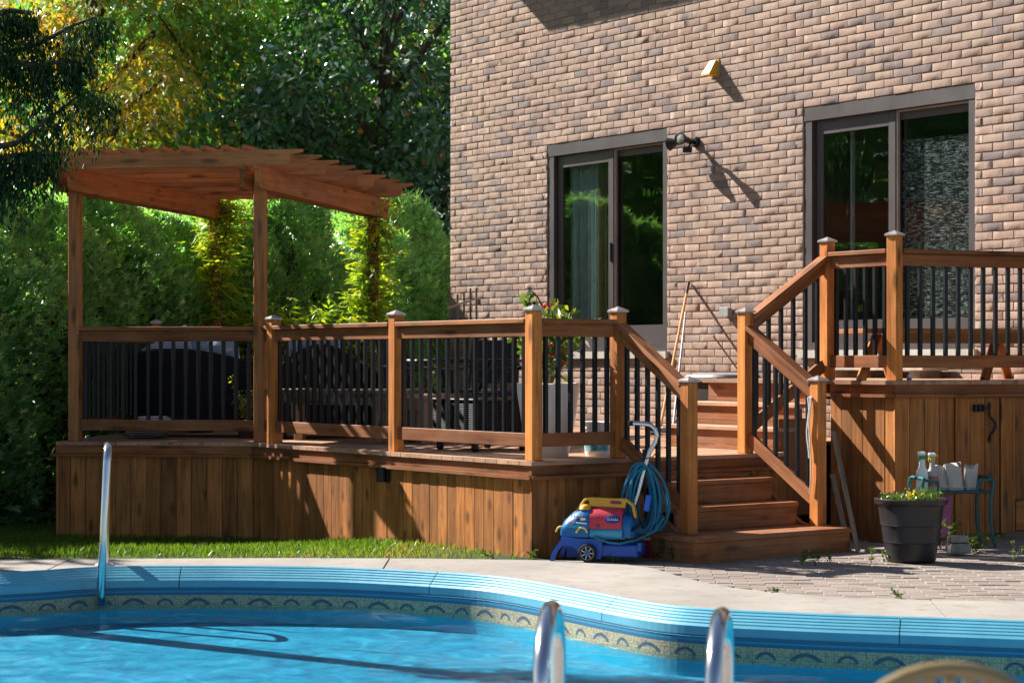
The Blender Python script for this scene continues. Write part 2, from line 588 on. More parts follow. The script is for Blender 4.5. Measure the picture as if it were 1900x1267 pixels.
# --- concrete around the pool, in slabs with open joints
EDGE = [(-9.0, 13.3), (-5.0, 13.62), (-3.4, 13.78), (-1.5, 13.86), (-0.55, 13.82), (0.1, 13.72), (0.62, 13.62), (0.95, 13.15), (1.12, 12.45),
        (1.35, 12.0), (1.75, 11.62), (2.3, 11.42), (2.95, 11.33), (4.5, 11.2), (8.0, 11.0)]
def edge_y(x):
    return float(np.interp(x, [e[0] for e in EDGE], [e[1] for e in EDGE]))
up = np.array(upper)
def pool_y(x):
    return float(np.interp(x, up[:, 0], up[:, 1]))
slabs = [(-5.6, -3.05), (-3.05, -0.85), (-0.85, 2.31), (2.31, 4.6), (4.6, 6.6)]
patio = tag(link('patio', None, None, (0, 12, 0)), kind='structure')
patio['label'] = 'pale concrete apron curving round the far side of the pool'
for a, b in slabs:
    a, b = a + 0.006, b - 0.006
    xs = np.linspace(a, b, 24)
    sh = lambda x: 0.09 * max(0.0, 1 - abs(x - 2.31) / 0.6)
    poly = [(x, pool_y(x) - 0.01) for x in xs] + [(x + sh(x), edge_y(x + sh(x))) for x in xs[::-1]]
    mbp = sheet('concrete_slab', poly, 0.0, M['concrete'], None, 0.3)
    mbp.parent = patio
    mbp.location = -Vector((0, 12, 0))
near = [(-12, -6), (12, -6), (12, 8.2)] + [tuple(p) for p in POOL[iR:]] + [tuple(POOL[0]), (-12, 9.8)]
sheet('near_patio', near, 0.0, M['concrete'], 'structure', 0.3)

# --- lawn sheet that falls away towards the left of the deck
def sm(a):
    a = min(1, max(0, a))
    return a * a * (3 - 2 * a)
def lawn_z(x, y):
    return -0.012 - 0.17 * sm((y - 13.95) / 3.0) * sm((-x - 0.1) / 2.2)
gx = np.linspace(-16, 0.75, 84); gy = np.linspace(13.2, 30, 70)
V = []; Q = []
for j, y in enumerate(gy):
    for i, x in enumerate(gx):
        y0 = edge_y(x) - 0.004
        yy = y0 + (30 - y0) * j / (len(gy) - 1) if False else max(y, y0) if j else y0
        V.append((x, yy, lawn_z(x, yy) + 0.012 * math.sin(x * 5.1 + yy * 3.3)))
for j in range(len(gy) - 1):
    for i in range(len(gx) - 1):
        a = j * len(gx) + i
        Q.append((a, a + 1, a + len(gx) + 1, a + len(gx)))
tag(link('lawn', np_mesh('lawn', V, Q, M['soil'], smooth=True)), kind='structure')

# --- paved patio on the right: sand bed and single pavers
bed = [(0.55, 13.6), (0.96, 13.14), (1.13, 12.44), (1.36, 11.99), (1.76, 11.61), (2.31, 11.41), (2.96, 11.32), (4.5, 11.19), (8, 10.99), (8, 17), (2.2, 17), (0.3, 14.4)]
pav = tag(sheet('paved_patio', bed, -0.021, M['sand']), kind='structure')
def in_bed(x, y, m=-0.09):
    return y > edge_y(x) + m and y < 16.2
pm = MB(); pm.box((0, 0, -0.03), (0.197, 0.097, 0.06), ch=0.004)
pmesh = pm.mesh('paver', M['paver'])
cells = []
ang = math.radians(-3)
ca, sa = math.cos(ang), math.sin(ang)
for r in range(0, 62):
    for c in range(0, 46):
        lx = 0.4 + c * 0.2 + (0.1 if r % 2 else 0.0)
        ly = 11.0 + r * 0.1
        x = 3 + (lx - 3) * ca - (ly - 11) * sa
        y = 11 + (lx - 3) * sa + (ly - 11) * ca
        rel = Vector((x - CX, y - CY))
        w_, p_ = rel.dot(WV), rel.dot(PV)
        if not in_bed(x, y) or (w_ < 0.02) or x > 5.0: continue
        if w_ < 1.0 and 0.75 < p_ < 2.0: continue
        if p_ > 2.9 + (w_ * 0.0) and w_ < 0.77: continue
        # rear boundary: the upper deck's skirt
        if p_ > 2.86 + max(0, (w_ - 0.77)) * 4.2: continue
        inview = 950 + F * x / y < 1905
        cells.append((0 if inview else 1, y, x))
cells.sort()
rest = []
for i, (_, y, x) in enumerate(cells):
    dz = 0.004 * math.sin(x * 3.1 + y * 2.3) + random.uniform(-0.003, 0.003)
    if i < 300:
        o = piece('paver', pmesh, pav, (x, y, -0.010 + dz), ang + random.uniform(-0.012, 0.012))
    else:
        rest.append((x, y, -0.010 + dz))
if rest:
    mb = MB()
    for x, y, z in rest:
        mb.box((x, y, z - 0.03), (0.196, 0.096, 0.06), Matrix.Rotation(ang, 3, 'Z'))
    tag(part('paver_rest', mb, M['paver'], pav), kind='stuff')

# --- the pool
pool = tag(link('swimming_pool', None, None, (0, 9, -1)), kind='structure')
def pool_plastic():
    t = NT('pool_coping_blue')
    p = t.pos()
    k = t.ramp(t.noise(p, 5, 4), [(0.3, (0.09, 0.33, 0.45)), (0.7, (0.125, 0.40, 0.52))])
    return t.done(t.bsdf(k, 0.4, 0, 0.5))
M['coping'] = pool_plastic()

def ring(prof, i0, i1):
    """sweep of (inward offset, z) along the outline between sample indices"""
    vs, fs = [], []
    n = len(prof)
    for i in range(i0, i1 + 1):
        q = POOL[i % NP_]; d = INW[i % NP_]
        for (o, z) in prof:
            vs.append((q[0] + d[0] * o, q[1] + d[1] * o, z))
    for i in range(i1 - i0):
        for k in range(n - 1):
            a = i * n + k
            fs.append((a, a + 1, a + n + 1, a + n))
    return vs, fs
prof = [(0.0, -0.02), (0.0, 0.010), (0.012, 0.014)]
for k in range(5):                    # five ribs stepping down towards the water
    o0, z0 = 0.012 + k * 0.019, 0.014 - k * 0.0145
    prof += [(o0 + 0.004, z0 - 0.001), (o0 + 0.013, z0 - 0.0085), (o0 + 0.0145, z0 - 0.0175), (o0 + 0.019, z0 - 0.0145)]
prof += [(0.115, -0.066), (0.122, -0.072), (0.124, -0.125), (0.13, -0.128)]
cuts = [0]
acc = 0
for i in range(1, NP_):
    if SARC[i] - SARC[cuts[-1]] > 1.75:
        cuts.append(i)
cuts.append(NP_)
for a, b in zip(cuts[:-1], cuts[1:]):
    vs, fs = ring(prof, a, b)
    n = len(prof)
    # shrink both ends by a hair for the joint
    for e, f_ in ((0, 1), (b - a, b - a - 1)):
        for k in range(n):
            p0 = np.array(vs[e * n + k]); p1 = np.array(vs[f_ * n + k])
            d = p1 - p0
            vs[e * n + k] = tuple(p0 + d / np.linalg.norm(d) * 0.0028)
    mb = MB(); mb.add(vs, fs)
    part('coping_section', mb, M['coping'], pool)
# dark joint backing under the coping
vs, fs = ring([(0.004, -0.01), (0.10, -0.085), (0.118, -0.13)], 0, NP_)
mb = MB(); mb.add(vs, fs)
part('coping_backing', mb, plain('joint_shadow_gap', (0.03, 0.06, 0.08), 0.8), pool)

def liner():
    t = NT('pool_liner')
    g = t.attr('gc')
    sp = t.n('SeparateXYZ'); t.l(g, sp.inputs[0])
    s, z = sp.outputs[0], sp.outputs[2]
    base = (0.010, 0.36, 0.54)
    # mosaic squares
    cell = t.n('TexVoronoi', distance='CHEBYCHEV'); cell.inputs['Scale'].default_value = 62
    cell.inputs['Randomness'].default_value = 0.45
    cv = t.n('CombineXYZ'); t.l(s, cv.inputs[0]); t.l(z, cv.inputs[1])
    t.l(cv.outputs[0], cell.inputs['Vector'])
    tile = t.mix(t.ramp(cell.outputs['Distance'], [(0.3, (0, 0, 0)), (0.48, (1, 1, 1))]), (0.42, 0.34, 0.22), (0.08, 0.10, 0.12))
    tile = t.mix(t.math('MULTIPLY', t.noise(cv.outputs[0], 14, 3), 0.55), tile, (0.55, 0.50, 0.26))
    # arches, one wide and one narrow in every 0.46 m
    u = t.math('MODULO', s, 0.43)
    def arch(c, r0, r1, zc):
        du = t.math('SUBTRACT', u, c)
        dz = t.math('SUBTRACT', z, zc)
        d = t.math('SQRT', t.math('ADD', t.math('MULTIPLY', du, du), t.math('MULTIPLY', dz, dz)))
        return t.math('MULTIPLY', t.math('GREATER_THAN', z, -0.232), t.math('MULTIPLY', t.math('GREATER_THAN', d, r0), t.math('LESS_THAN', d, r1)))
    a1 = arch(0.14, 0.085, 0.106, -0.292)
    a2 = arch(0.355, 0.045, 0.062, -0.25)
    am = t.math('MAXIMUM', a1, a2)
    tile = t.mix(t.math('MULTIPLY', am, 0.88), tile, (0.03, 0.07, 0.13))
    k = t.mix(t.math('GREATER_THAN', z, -0.272), t.mix(0.55, tile, (0.22, 0.36, 0.33)), tile)
    k = t.mix(t.math('LESS_THAN', z, -0.262), k, base)
    k = t.mix(t.math('GREATER_THAN', z, -0.168), k, (0.03, 0.13, 0.23))
    k = t.mix(t.math('GREATER_THAN', z, -0.150), k, (0.03, 0.24, 0.38))
    k = t.mix(t.math('GREATER_THAN', z, -0.139), k, (0.03, 0.13, 0.23))
    return t.done(t.bsdf(k, 0.4, 0, 0.3))
M['liner'] = liner()
def pool_floor():
    t = NT('pool_floor_vinyl')
    p = t.pos()
    a = t.noise(t.mapv(p, (1.0, 0.7, 1)), 5.0, 4, 0.65, 1.6)      # mottling paints light and dark ripple streaks into the floor colour
    k = t.ramp(a, [(0.34, (0.002, 0.120, 0.240)), (0.46, (0.003, 0.170, 0.31)), (0.57, (0.006, 0.215, 0.365)), (0.68, (0.03, 0.29, 0.43))])
    return t.done(t.bsdf(k, 0.5, 0, 0.2))
M['poolfloor'] = pool_floor()
zs = [-0.118, -0.16, -0.2, -0.25, -0.28, -0.36, -0.7, -0.75]
vs, fs = ring([(0.128, z) for z in zs], 0, NP_)
gs = []
for i in range(NP_ + 1):
    for z in zs:
        gs.append((SARC[i], 0, z))
mb = MB(); mb.add(vs, fs, gs)
part('liner_wall', mb, M['liner'], pool)
inner = POOL + INW * 0.12
fl = sheet('pool_floor', [tuple(p) for p in inner], -0.35, M['poolfloor'], None)
fl.parent = pool; fl.location = -Vector((0, 9, -1))

def water():
    t = NT('pool_water')
    p = t.pos()
    w1 = t.noise(t.mapv(p, (1.0, 1.6, 1)), 3.2, 3, 0.55, 0.8)
    w2 = t.noise(t.mapv(p, (1.0, 1.4, 1)), 11.0, 3, 0.55, 0.6)
    h = t.math('ADD', t.math('MULTIPLY', w1, 1.0), t.math('MULTIPLY', w2, 0.35))
    nr = t.bump(h, 0.5, 0.02)
    gl = t.n('BsdfGlossy'); gl.inputs['Roughness'].default_value = 0.03
    t.l(nr, gl.inputs['Normal'])
    tr = t.n('BsdfTransparent'); tr.inputs[0].default_value = (0.90, 1.0, 1.0, 1)
    lw = t.n('LayerWeight'); lw.inputs[0].default_value = 0.5
    t.l(nr, lw.inputs['Normal'])
    m = t.n('MixShader')
    t.l(t.math('ADD', t.math('MULTIPLY', t.math('POWER', lw.outputs['Facing'], 4.0), 0.42), 0.02, clamp=True), m.inputs[0])
    t.l(tr.outputs[0], m.inputs[1]); t.l(gl.outputs[0], m.inputs[2])
    return t.done(m.outputs[0])
M['water'] = water()
def inside(P, poly):
    """points (n,2) inside a closed outline"""
    x, y = P[:, 0], P[:, 1]
    c = np.zeros(len(P), bool)
    q = poly[-1]
    for p_ in poly:
        hit = ((p_[1] > y) != (q[1] > y)) & (x < (q[0] - p_[0]) * (y - p_[1]) / (q[1] - p_[1] + 1e-12) + p_[0])
        c ^= hit
        q = p_
    return c
rim = POOL - INW * 0.03
gx = np.arange(-6.3, 7.2, 0.035); gy = np.arange(5.9, 13.6, 0.035)
XX, YY = np.meshgrid(gx, gy)
ZZ = np.full_like(XX, WATER_Z)
rw_ = np.random.default_rng(3)
for k in range(26):                       # wind ripples, mostly across the view
    lam = 0.16 * (1.13 ** (k * 0.62)) * (0.9 + 0.2 * rw_.random())
    an = math.radians(80) + rw_.normal() * 0.75
    ZZ += 0.0052 * lam * np.sin((XX * math.cos(an) + YY * math.sin(an)) * 2 * math.pi / lam + rw_.random() * 6.28 + 0.6 * np.sin(XX * 1.3 + YY * 0.9 + k))
nx_, ny_ = len(gx), len(gy)
idx = np.arange(nx_ * ny_).reshape(ny_, nx_)
quads = np.stack([idx[:-1, :-1], idx[:-1, 1:], idx[1:, 1:], idx[1:, :-1]], -1).reshape(-1, 4)
cen = np.stack([XX[:-1, :-1].ravel() + 0.0175, YY[:-1, :-1].ravel() + 0.0175], 1)
quads = quads[inside(cen, rim)]
VV_ = np.stack([XX.ravel(), YY.ravel(), ZZ.ravel()], 1)
used_, inv_ = np.unique(quads, return_inverse=True)
tag(link('pool_water', np_mesh('pool_water', VV_[used_], inv_.reshape(-1, 4), M['water'], smooth=True)), kind='structure')

# ================================================================== HOUSE
def brickmat(name, src):
    t = NT(name)
    if src == 'object':
        r = t.n('ObjectInfo').outputs['Random']
    else:
        r = t.attr('rnd', 'Fac')
    p = t.pos()
    tone = t.ramp(r, [(0.0, (0.177, 0.136, 0.128)), (0.09, (0.205, 0.157, 0.143)), (0.18, (0.242, 0.178, 0.156)), (0.22, (0.293, 0.204, 0.159)),
                      (0.45, (0.335, 0.232, 0.178)), (0.7, (0.353, 0.252, 0.196)), (0.85, (0.325, 0.215, 0.166)), (1.0, (0.298, 0.195, 0.154))])
    big = t.noise(p, 9, 2, 0.6)
    k = t.mix(t.math('MULTIPLY', t.ramp(big, [(0.5, (0, 0, 0)), (0.72, (1, 1, 1))]), 0.35), tone, (0.30, 0.22, 0.19))
    st = t.noise(p, 0.9, 3, 0.6)
    k = t.mix(t.math('MULTIPLY', t.ramp(st, [(0.4, (0, 0, 0)), (0.68, (1, 1, 1))]), 0.28), k, (0.24, 0.19, 0.165))
    sp = t.noise(p, 75, 1, 0.7)
    k = t.mix(t.math('MULTIPLY', t.ramp(sp, [(0.55, (0, 0, 0)), (0.75, (1, 1, 1))]), 0.35), k, (0.17, 0.12, 0.10))
    rough = t.noise(p, 34, 2, 0.65)
    pits = t.n('TexVoronoi'); pits.inputs['Scale'].default_value = 24; t.l(p, pits.inputs['Vector'])
    pit = t.ramp(pits.outputs['Distance'], [(0.0, (0, 0, 0)), (0.14, (1, 1, 1))])
    h = t.math('MULTIPLY', rough, pit)
    return t.done(t.bsdf(k, 0.9, 0, 0.2, t.bump(h, 0.6, 0.005)))
M['brick'] = brickmat('clay_brick', 'object')
M['brick2'] = brickmat('clay_brick_mass', 'attr')
M['mortar'] = plain('mortar', (0.38, 0.335, 0.29), 0.95, var=0.2, scale=20, bump=0.5)

house = thing('brick_house', L(-4, PW, 0), 'tan brick house wall with two brown sliding doors', 'house')
W0, W1 = -8.07, 2.6
HEAD, SILL = 3.74, 1.445
doors = [(-6.19, -4.18), (-2.23, -0.164)]
BH, BL, JT = 0.075, 0.225, 0.0095
# mortar backing in panels round the openings
mb = MB()
RW = Matrix.Rotation(WANG, 3, 'Z')
def wallbox(w0, w1, p0, p1, z0, z1, m, ch=0.0, mi=0):
    c = L((w0 + w1) / 2, (p0 + p1) / 2, (z0 + z1) / 2)
    m.box(c, (abs(w1 - w0), abs(p1 - p0), abs(z1 - z0)), RW, mi, ch)
b0, b1 = PW + 0.0095, PW + 0.22
xs = [W0 + 0.006, doors[0][0], doors[0][1], doors[1][0], doors[1][1], W1]
for k in range(5):
    if k in (1, 3):
        wallbox(xs[k], xs[k + 1], b0, b1, -0.3, SILL - 0.002, mb)
        wallbox(xs[k], xs[k + 1], b0, b1, HEAD + 0.002, 6.495, mb)
    else:
        wallbox(xs[k], xs[k + 1], b0, b1, -0.3, 6.495, mb)
wallbox(W0 + 0.006, W0 + 0.2, PW + 0.225, PW + 5, -0.3, 6.495, mb)
wallbox(W1, W1 + 0.2, PW + 0.2, PW + 5, -0.3, 6.495, mb)
part('mortar_wall', mb, M['mortar'], house)

def brick_verts(l, h, seed):
    """front face a jittered 5 x 3 grid, rounded rim, open back; local x along, y into the wall, z up"""
    r = np.random.default_rng(seed)
    us = [0, 0.01, 0.35, 0.67, 0.99, 1]; vs_ = [0, 0.05, 0.94, 1]
    P = []
    for j, v in enumerate(vs_):
        for i, u in enumerate(us):
            rim = (i in (0, 5)) or (j in (0, 3))
            y = 0.0014 + r.uniform(0, 0.0016) if j == 3 else (r.uniform(-0.0006, 0.0008) if rim else r.uniform(-0.0014, 0.0009))
            dx = r.uniform(-0.0015, 0.0015); dz = r.uniform(-0.0022, 0.0022)
            P.append((u * l - l / 2 + dx, y, v * h - h / 2 + dz))
    n = len(us)
    back = []
    rim_idx = [i for i in range(n)] + [j * n + n - 1 for j in range(1, 4)] + [3 * n + i for i in range(n - 2, -1, -1)] + [j * n for j in (2, 1)]
    for i in rim_idx:
        back.append((P[i][0], 0.02, P[i][2]))
    Fq = []
    for j in range(3):
        for i in range(n - 1):
            a = j * n + i
            Fq.append((a, a + 1, a + n + 1, a + n))
    o = len(P); m = len(rim_idx)
    for k in range(m):
        k2 = (k + 1) % m
        Fq.append((rim_idx[k2], rim_idx[k], o + k, o + k2))
    return np.array(P + back), np.array(Fq)

courses = []
z = HEAD
zt = HEAD - BH * 48
row = 0
bricks = []
while zt < 6.0:
    zc = zt + BH / 2
    x = W0 - (BL / 2 if row % 2 else 0.0)
    spans = [(W0, W1)]
    if SILL < zc < HEAD:
        spans = [(W0, doors[0][0]), (doors[0][1], doors[1][0]), (doors[1][1], W1)]
    if zt > 0.2:
        while x < W1:
            a, b = x, x + BL
            for s0, s1 in spans:
                aa, bb = max(a, s0), min(b, s1)
                if bb - aa > 0.03:
                    bricks.append(((aa + bb) / 2, zc, bb - aa - JT))
            x += BL
    zt += BH; row += 1
def visible(b):
    a = L(b[0], PW)
    px = 950 + F * a.x / a.y; py = HZ - (b[1] - H) * F / a.y
    return -10 < px < 1905 and -8 < py < 700 and not (px > 1640 and py > 455)
fullb = [b for b in bricks if abs(b[2] - (BL - JT)) < 1e-4]
near_b = sorted([b for b in fullb if visible(b)], key=lambda b: L(b[0], PW).y)[:300]
near_s = set(near_b)
bmeshes = []
for s in range(8):
    P, Fq = brick_verts(BL - JT, BH - JT, 100 + s)
    bmeshes.append(np_mesh('brick', P, Fq, M['brick']))
for i, b in enumerate(near_b):
    piece('brick', bmeshes[i % 8 if i % 3 else (i * 5) % 8], house, L(b[0], PW + random.uniform(-0.002, 0.003), b[1] + random.uniform(-0.0015, 0.0015)), WANG + random.uniform(-0.008, 0.008))
VV, QQ, RR = [], [], []
o = 0
for i, b in enumerate(bricks):
    if b in near_s: continue
    P, Fq = brick_verts(b[2], BH - JT, i)
    jp = random.uniform(-0.002, 0.003); jz = random.uniform(-0.0015, 0.0015)
    base = L(b[0], PW + jp, b[1] + jz)
    X = base.x + P[:, 0] * WV.x + P[:, 1] * PV.x
    Y = base.y + P[:, 0] * WV.y + P[:, 1] * PV.y
    VV.append(np.stack([X, Y, base.z + P[:, 2]], 1))
    QQ.append(Fq + o); o += len(P)
    RR.append(np.full(len(P), random.random()))
me = np_mesh('brick_rest', np.concatenate(VV), np.concatenate(QQ), M['brick2'], np.concatenate(RR), off=origin(house))
tag(link('brick_rest', me, house), kind='stuff')

# eave and roof: the soffit throws the shadow at the top of the wall
EV = 0.68
mb = MB()
wallbox(W0 + 0.06, W1 + 0.5, PW - EV, PW + 5.0, 6.50, 6.7, mb)
sof = part('soffit', mb, plain('brown_soffit', (0.07, 0.055, 0.05), 0.6), house)
mb = MB()
for r_ in range(6):
    a = L((W0 + W1) / 2, PW - EV - 0.05 + 0.9 * r_ + 0.45, 6.75 + 0.28 * r_)
    mb.box(a + Vector((WV.x*.4, WV.y*.4, 0)), (W1 - W0 - 0.1, 0.95, 0.06), RW @ Matrix.Rotation(math.radians(17), 3, 'X'))
part('roof', mb, plain('asphalt_shingle', (0.05, 0.045, 0.045), 0.9, var=0.3, scale=8, bump=0.5), house)

# --- sliding doors
def glassmat():
    t = NT('window_glass')
    gl = t.n('BsdfGlossy'); gl.inputs['Roughness'].default_value = 0.015
    gl.inputs[0].default_value = (0.9, 1.0, 0.97, 1)
    nz = t.noise(t.mapv(t.pos(), (3, 3, 0.5)), 1.0, 2)
    t.l(t.bump(nz, 0.10, 0.02), gl.inputs['Normal'])
    tr = t.n('BsdfTransparent'); tr.inputs[0].default_value = (0.75, 0.80, 0.79, 1)
    lw = t.n('LayerWeight'); lw.inputs[0].default_value = 0.5
    m = t.n('MixShader')
    t.l(t.math('ADD', t.math('MULTIPLY', t.math('POWER', lw.outputs['Facing'], 5.0), 0.9), 0.07, clamp=True), m.inputs[0])
    t.l(tr.outputs[0], m.inputs[1]); t.l(gl.outputs[0], m.inputs[2])
    return t.done(m.outputs[0])
M['glass'] = glassmat()
M['room'] = plain('dim_room', (0.30, 0.28, 0.26), 0.9)
M['curtain'] = plain('pale_curtain', (0.62, 0.70, 0.69), 0.9, var=0.06)
M['curtain2'] = plain('tan_curtain', (0.36, 0.31, 0.17), 0.9, var=0.08)
def tweed():
    t = NT('tweed_blind')
    c = t.objc()
    a = t.noise(t.mapv(c, (16, 16, 85)), 1.0, 3, 0.65)
    b = t.noise(t.mapv(c, (34, 34, 170)), 1.0, 2, 0.6)
    k = t.ramp(t.math('ADD', t.math('MULTIPLY', a, 0.6), t.math('MULTIPLY', b, 0.4)), [(0.45, (0.02, 0.02, 0.022)), (0.53, (0.16, 0.16, 0.165)), (0.60, (0.72, 0.72, 0.73))])
    return t.done(t.bsdf(k, 0.9, 0, 0.1))
M['tweed'] = tweed()

def sliding_door(w0, w1, second):
    d = link('sliding_door', None, house, L((w0 + w1) / 2, PW, SILL) - origin(house))
    d['label'] = 'sliding glass door with a tweed blind behind its right pane' if second else 'sliding glass door with pale curtains behind its left pane'
    g = 0.003
    m = MB()                                   # outer frame with a wide flat casing
    f0, f1 = PW + 0.012, PW + 0.16
    fw = 0.105
    wallbox(w0 + g, w0 + fw, f0, f1, SILL + 0.10, HEAD - 0.13, m)
    wallbox(w1 - 0.075, w1 - g, f0, f1, SILL + 0.10, HEAD - 0.13, m)
    wallbox(w0 + g, w1 - g, f0 - 0.006, f1, HEAD - 0.13, HEAD - g, m)
    wallbox(w0 + g, w1 - g, f0 - 0.004, f1, SILL + 0.03, SILL + 0.10, m)
    part('frame', m, M['taupe'], d)
    m = MB(); wallbox(w0 - 0.03, w1 + 0.03, PW - 0.045, PW + 0.16, SILL - 0.045, SILL + 0.028, m)
    part('sill', m, M['concrete_light'], d)
    mid = (w0 + w1) / 2 + 0.05
    bot, top = SILL + 0.102, HEAD - 0.132
    def leaf(a, b, y0, st, rb, rt):
        m = MB()
        y1 = y0 + 0.038
        wallbox(a, a + st, y0, y1, bot, top, m, 0.003)
        wallbox(b - st, b, y0, y1, bot, top, m, 0.003)
        wallbox(a + st, b - st, y0 + 0.002, y1 - 0.002, bot, bot + rb, m)
        wallbox(a + st, b - st, y0 + 0.002, y1 - 0.002, top - rt, top, m)
        part('sash', m, M['taupe'], d)
        m = MB()
        wallbox(a + st - 0.004, b - st + 0.004, y0 + 0.017, y0 + 0.023, bot + rb - 0.004, top - rt + 0.004, m)
        part('pane', m, M['glass'], d)
    leaf(w0 + fw + 0.02, mid + 0.03, PW + 0.052, 0.085, 0.20, 0.13)
    leaf(mid - 0.02, w1 - 0.078, PW + 0.098, 0.055, 0.20, 0.085)
    m = MB(); wallbox(mid + 0.034, mid + 0.050, PW + 0.06, PW + 0.09, bot, top, m)
    wallbox(mid + 0.05, w1 - 0.08, PW + 0.06, PW + 0.09, top - 0.018, top - 0.002, m)
    part('screen_track', m, plain('pale_track', (0.34, 0.28, 0.24), 0.5), d)
    m = MB()                                    # the room behind
    a, b, e = w0 - 0.6, w1 + 0.6, PW + 3.2
    wallbox(a, b, e, e + 0.05, 0.9, HEAD + 0.4, m)
    wallbox(a, b, PW + 0.23, e, 0.9, SILL - 0.01, m)
    wallbox(a, b, PW + 0.23, e, HEAD + 0.35, HEAD + 0.4, m)
    wallbox(a - 0.05, a, PW + 0.23, e, 0.9, HEAD + 0.4, m)
    wallbox(b, b + 0.05, PW + 0.23, e, 0.9, HEAD + 0.4, m)
    part('room', m, M['room'], d)
    def curtain(a, b, mat, amp, n):
        m = MB(); vs, fs = [], []
        N = n * 8
        for i in range(N + 1):
            u = i / N
            w = a + (b - a) * u
            y = PW + 0.20 + amp * math.sin(u * n * 2 * math.pi + 0.8 * math.sin(u * 9)) + 0.02 * math.sin(u * 23)
            for zz in (SILL + 0.02, HEAD - 0.05):
                vs.append(L(w, y + (0.01 * math.sin(w * 31) if zz < 2 else 0), zz))
        for i in range(N):
            fs.append((2 * i, 2 * i + 2, 2 * i + 3, 2 * i + 1))
        m.add(vs, fs)
        part('curtain', m, mat, d, True)
    if second:
        m = MB()
        N = 30; vs = []; fs = []
        for i in range(N + 1):
            w = mid + 0.02 + (w1 - 0.1 - mid - 0.02) * i / N
            y = PW + 0.145 + 0.002 * math.sin(i * 0.9)
            vs += [L(w, y, SILL + 0.12), L(w, y, HEAD - 0.40 + 0.003 * math.sin(i * 0.45))]
        for i in range(N):
            fs.append((2 * i, 2 * i + 2, 2 * i + 3, 2 * i + 1))
        m.add(vs, fs)
        part('blind', m, M['tweed'], d)
        m = MB(); wallbox(w0 + 0.32, w0 + 0.34, PW + 0.3, PW + 0.34, SILL, HEAD - 0.1, m)
        part('blind_cord', m, M['curtain'], d)
        m = MB(); wallbox(w1 - 0.098, w1 - 0.088, PW + 0.085, PW + 0.097, 2.42, 2.62, m)
        part('handle', m, M['black'], d)
    else:
        curtain(w0 + 0.16, w0 + 0.66, M['curtain'], 0.03, 7)
        curtain(w0 + 0.67, w0 + 0.86, M['curtain2'], 0.026, 4)
        m = MB(); wallbox(mid - 0.008, mid + 0.004, PW + 0.035, PW + 0.05, 2.42, 2.62, m)
        part('handle', m, M['black'], d)
sliding_door(*doors[0], False)
sliding_door(*doors[1], True)

# ================================================================== DECKS
E1 = Vector((math.cos(math.radians(-9)), math.sin(math.radians(-9))))
E2 = Vector((math.sin(math.radians(13.5)), math.cos(math.radians(13.5))))
P00 = Vector((-3.838, 17.5))
P10 = P00 + 1.68 * E1
P01 = P00 + 3.24 * E2
P11 = P10 + 3.24 * E2
FN = Vector((-E1.y, E1.x)) * -1            # facade's outward side
if FN.y > 0: FN = -FN

def isect(a, da, b, db):
    den = da.x * db.y - da.y * db.x
    t = ((b.x - a.x) * db.y - (b.y - a.y) * db.x) / den
    return a + da * t
midA = L(0.06, -0.06).xy                   # outer corner of the lower deck
FL = P00 - 0.15 * E1 + 0.085 * FN
KK = isect(FL, E1, midA, -WV)
BL_ = Vector((-3.70, 20.9))                # rear left corner of the deck
RC = L(0.06, 2.39).xy

def rz_of(v):
    return math.atan2(v.y, v.x)

skirt_meshes = {}
def skirt_mesh(wd):
    k = round(wd, 3)
    if k not in skirt_meshes:
        ms = []
        for s in range(4):
            mb = MB(); mb.box((0, 0, -0.5), (wd - 0.005, 0.02, 1.0))
            ms.append(mb.mesh('skirt_board', M['skirt']))
        skirt_meshes[k] = ms
    return skirt_meshes[k]

def deck_edge(par, A, B, ztop, zbot, out, bw=0.14, skirt=True, skip=None):
    """rim board, ledge strip and upright skirt boards from A to B; out is the outward normal"""
    A, B = Vector(A), Vector(B)
    d = (B - A).normalized(); ln = (B - A).length
    o = Vector((out.x, out.y)).normalized()
    def at(s, off, z):
        q = A + d * s + o * off
        return Vector((q.x, q.y, z))
    mb = MB(); mb.beam(at(0.002, -0.024, ztop - 0.066), at(ln - 0.002, -0.024, ztop - 0.066), 0.036, 0.07)
    part('rim_board', mb, M['rail'], par)
    mb = MB(); mb.beam(at(-0.02, 0.002, ztop - 0.115), at(ln + 0.02, 0.002, ztop - 0.115), 0.07, 0.024)
    part('ledge', mb, M['rail'], par)
    if not skirt: return
    n = max(1, round(ln / bw))
    wd = ln / n
    ms = skirt_mesh(wd)
    for i in range(n):
        s = (i + 0.5) * wd
        if skip and skip(s): continue
        zb = zbot if not callable(zbot) else zbot(at(s, 0, 0))
        piece('skirt_board', random.choice(ms), par, at(s, -0.018 + random.uniform(-0.002, 0.002), ztop - 0.129), rz_of(d), (1, 1, ztop - 0.129 - zb + random.uniform(-0.008, 0.008)))

lower = thing('lower_deck', L(-2.5, 1.5, 0), 'low stained wood deck with upright skirt boards under the pergola', 'deck')
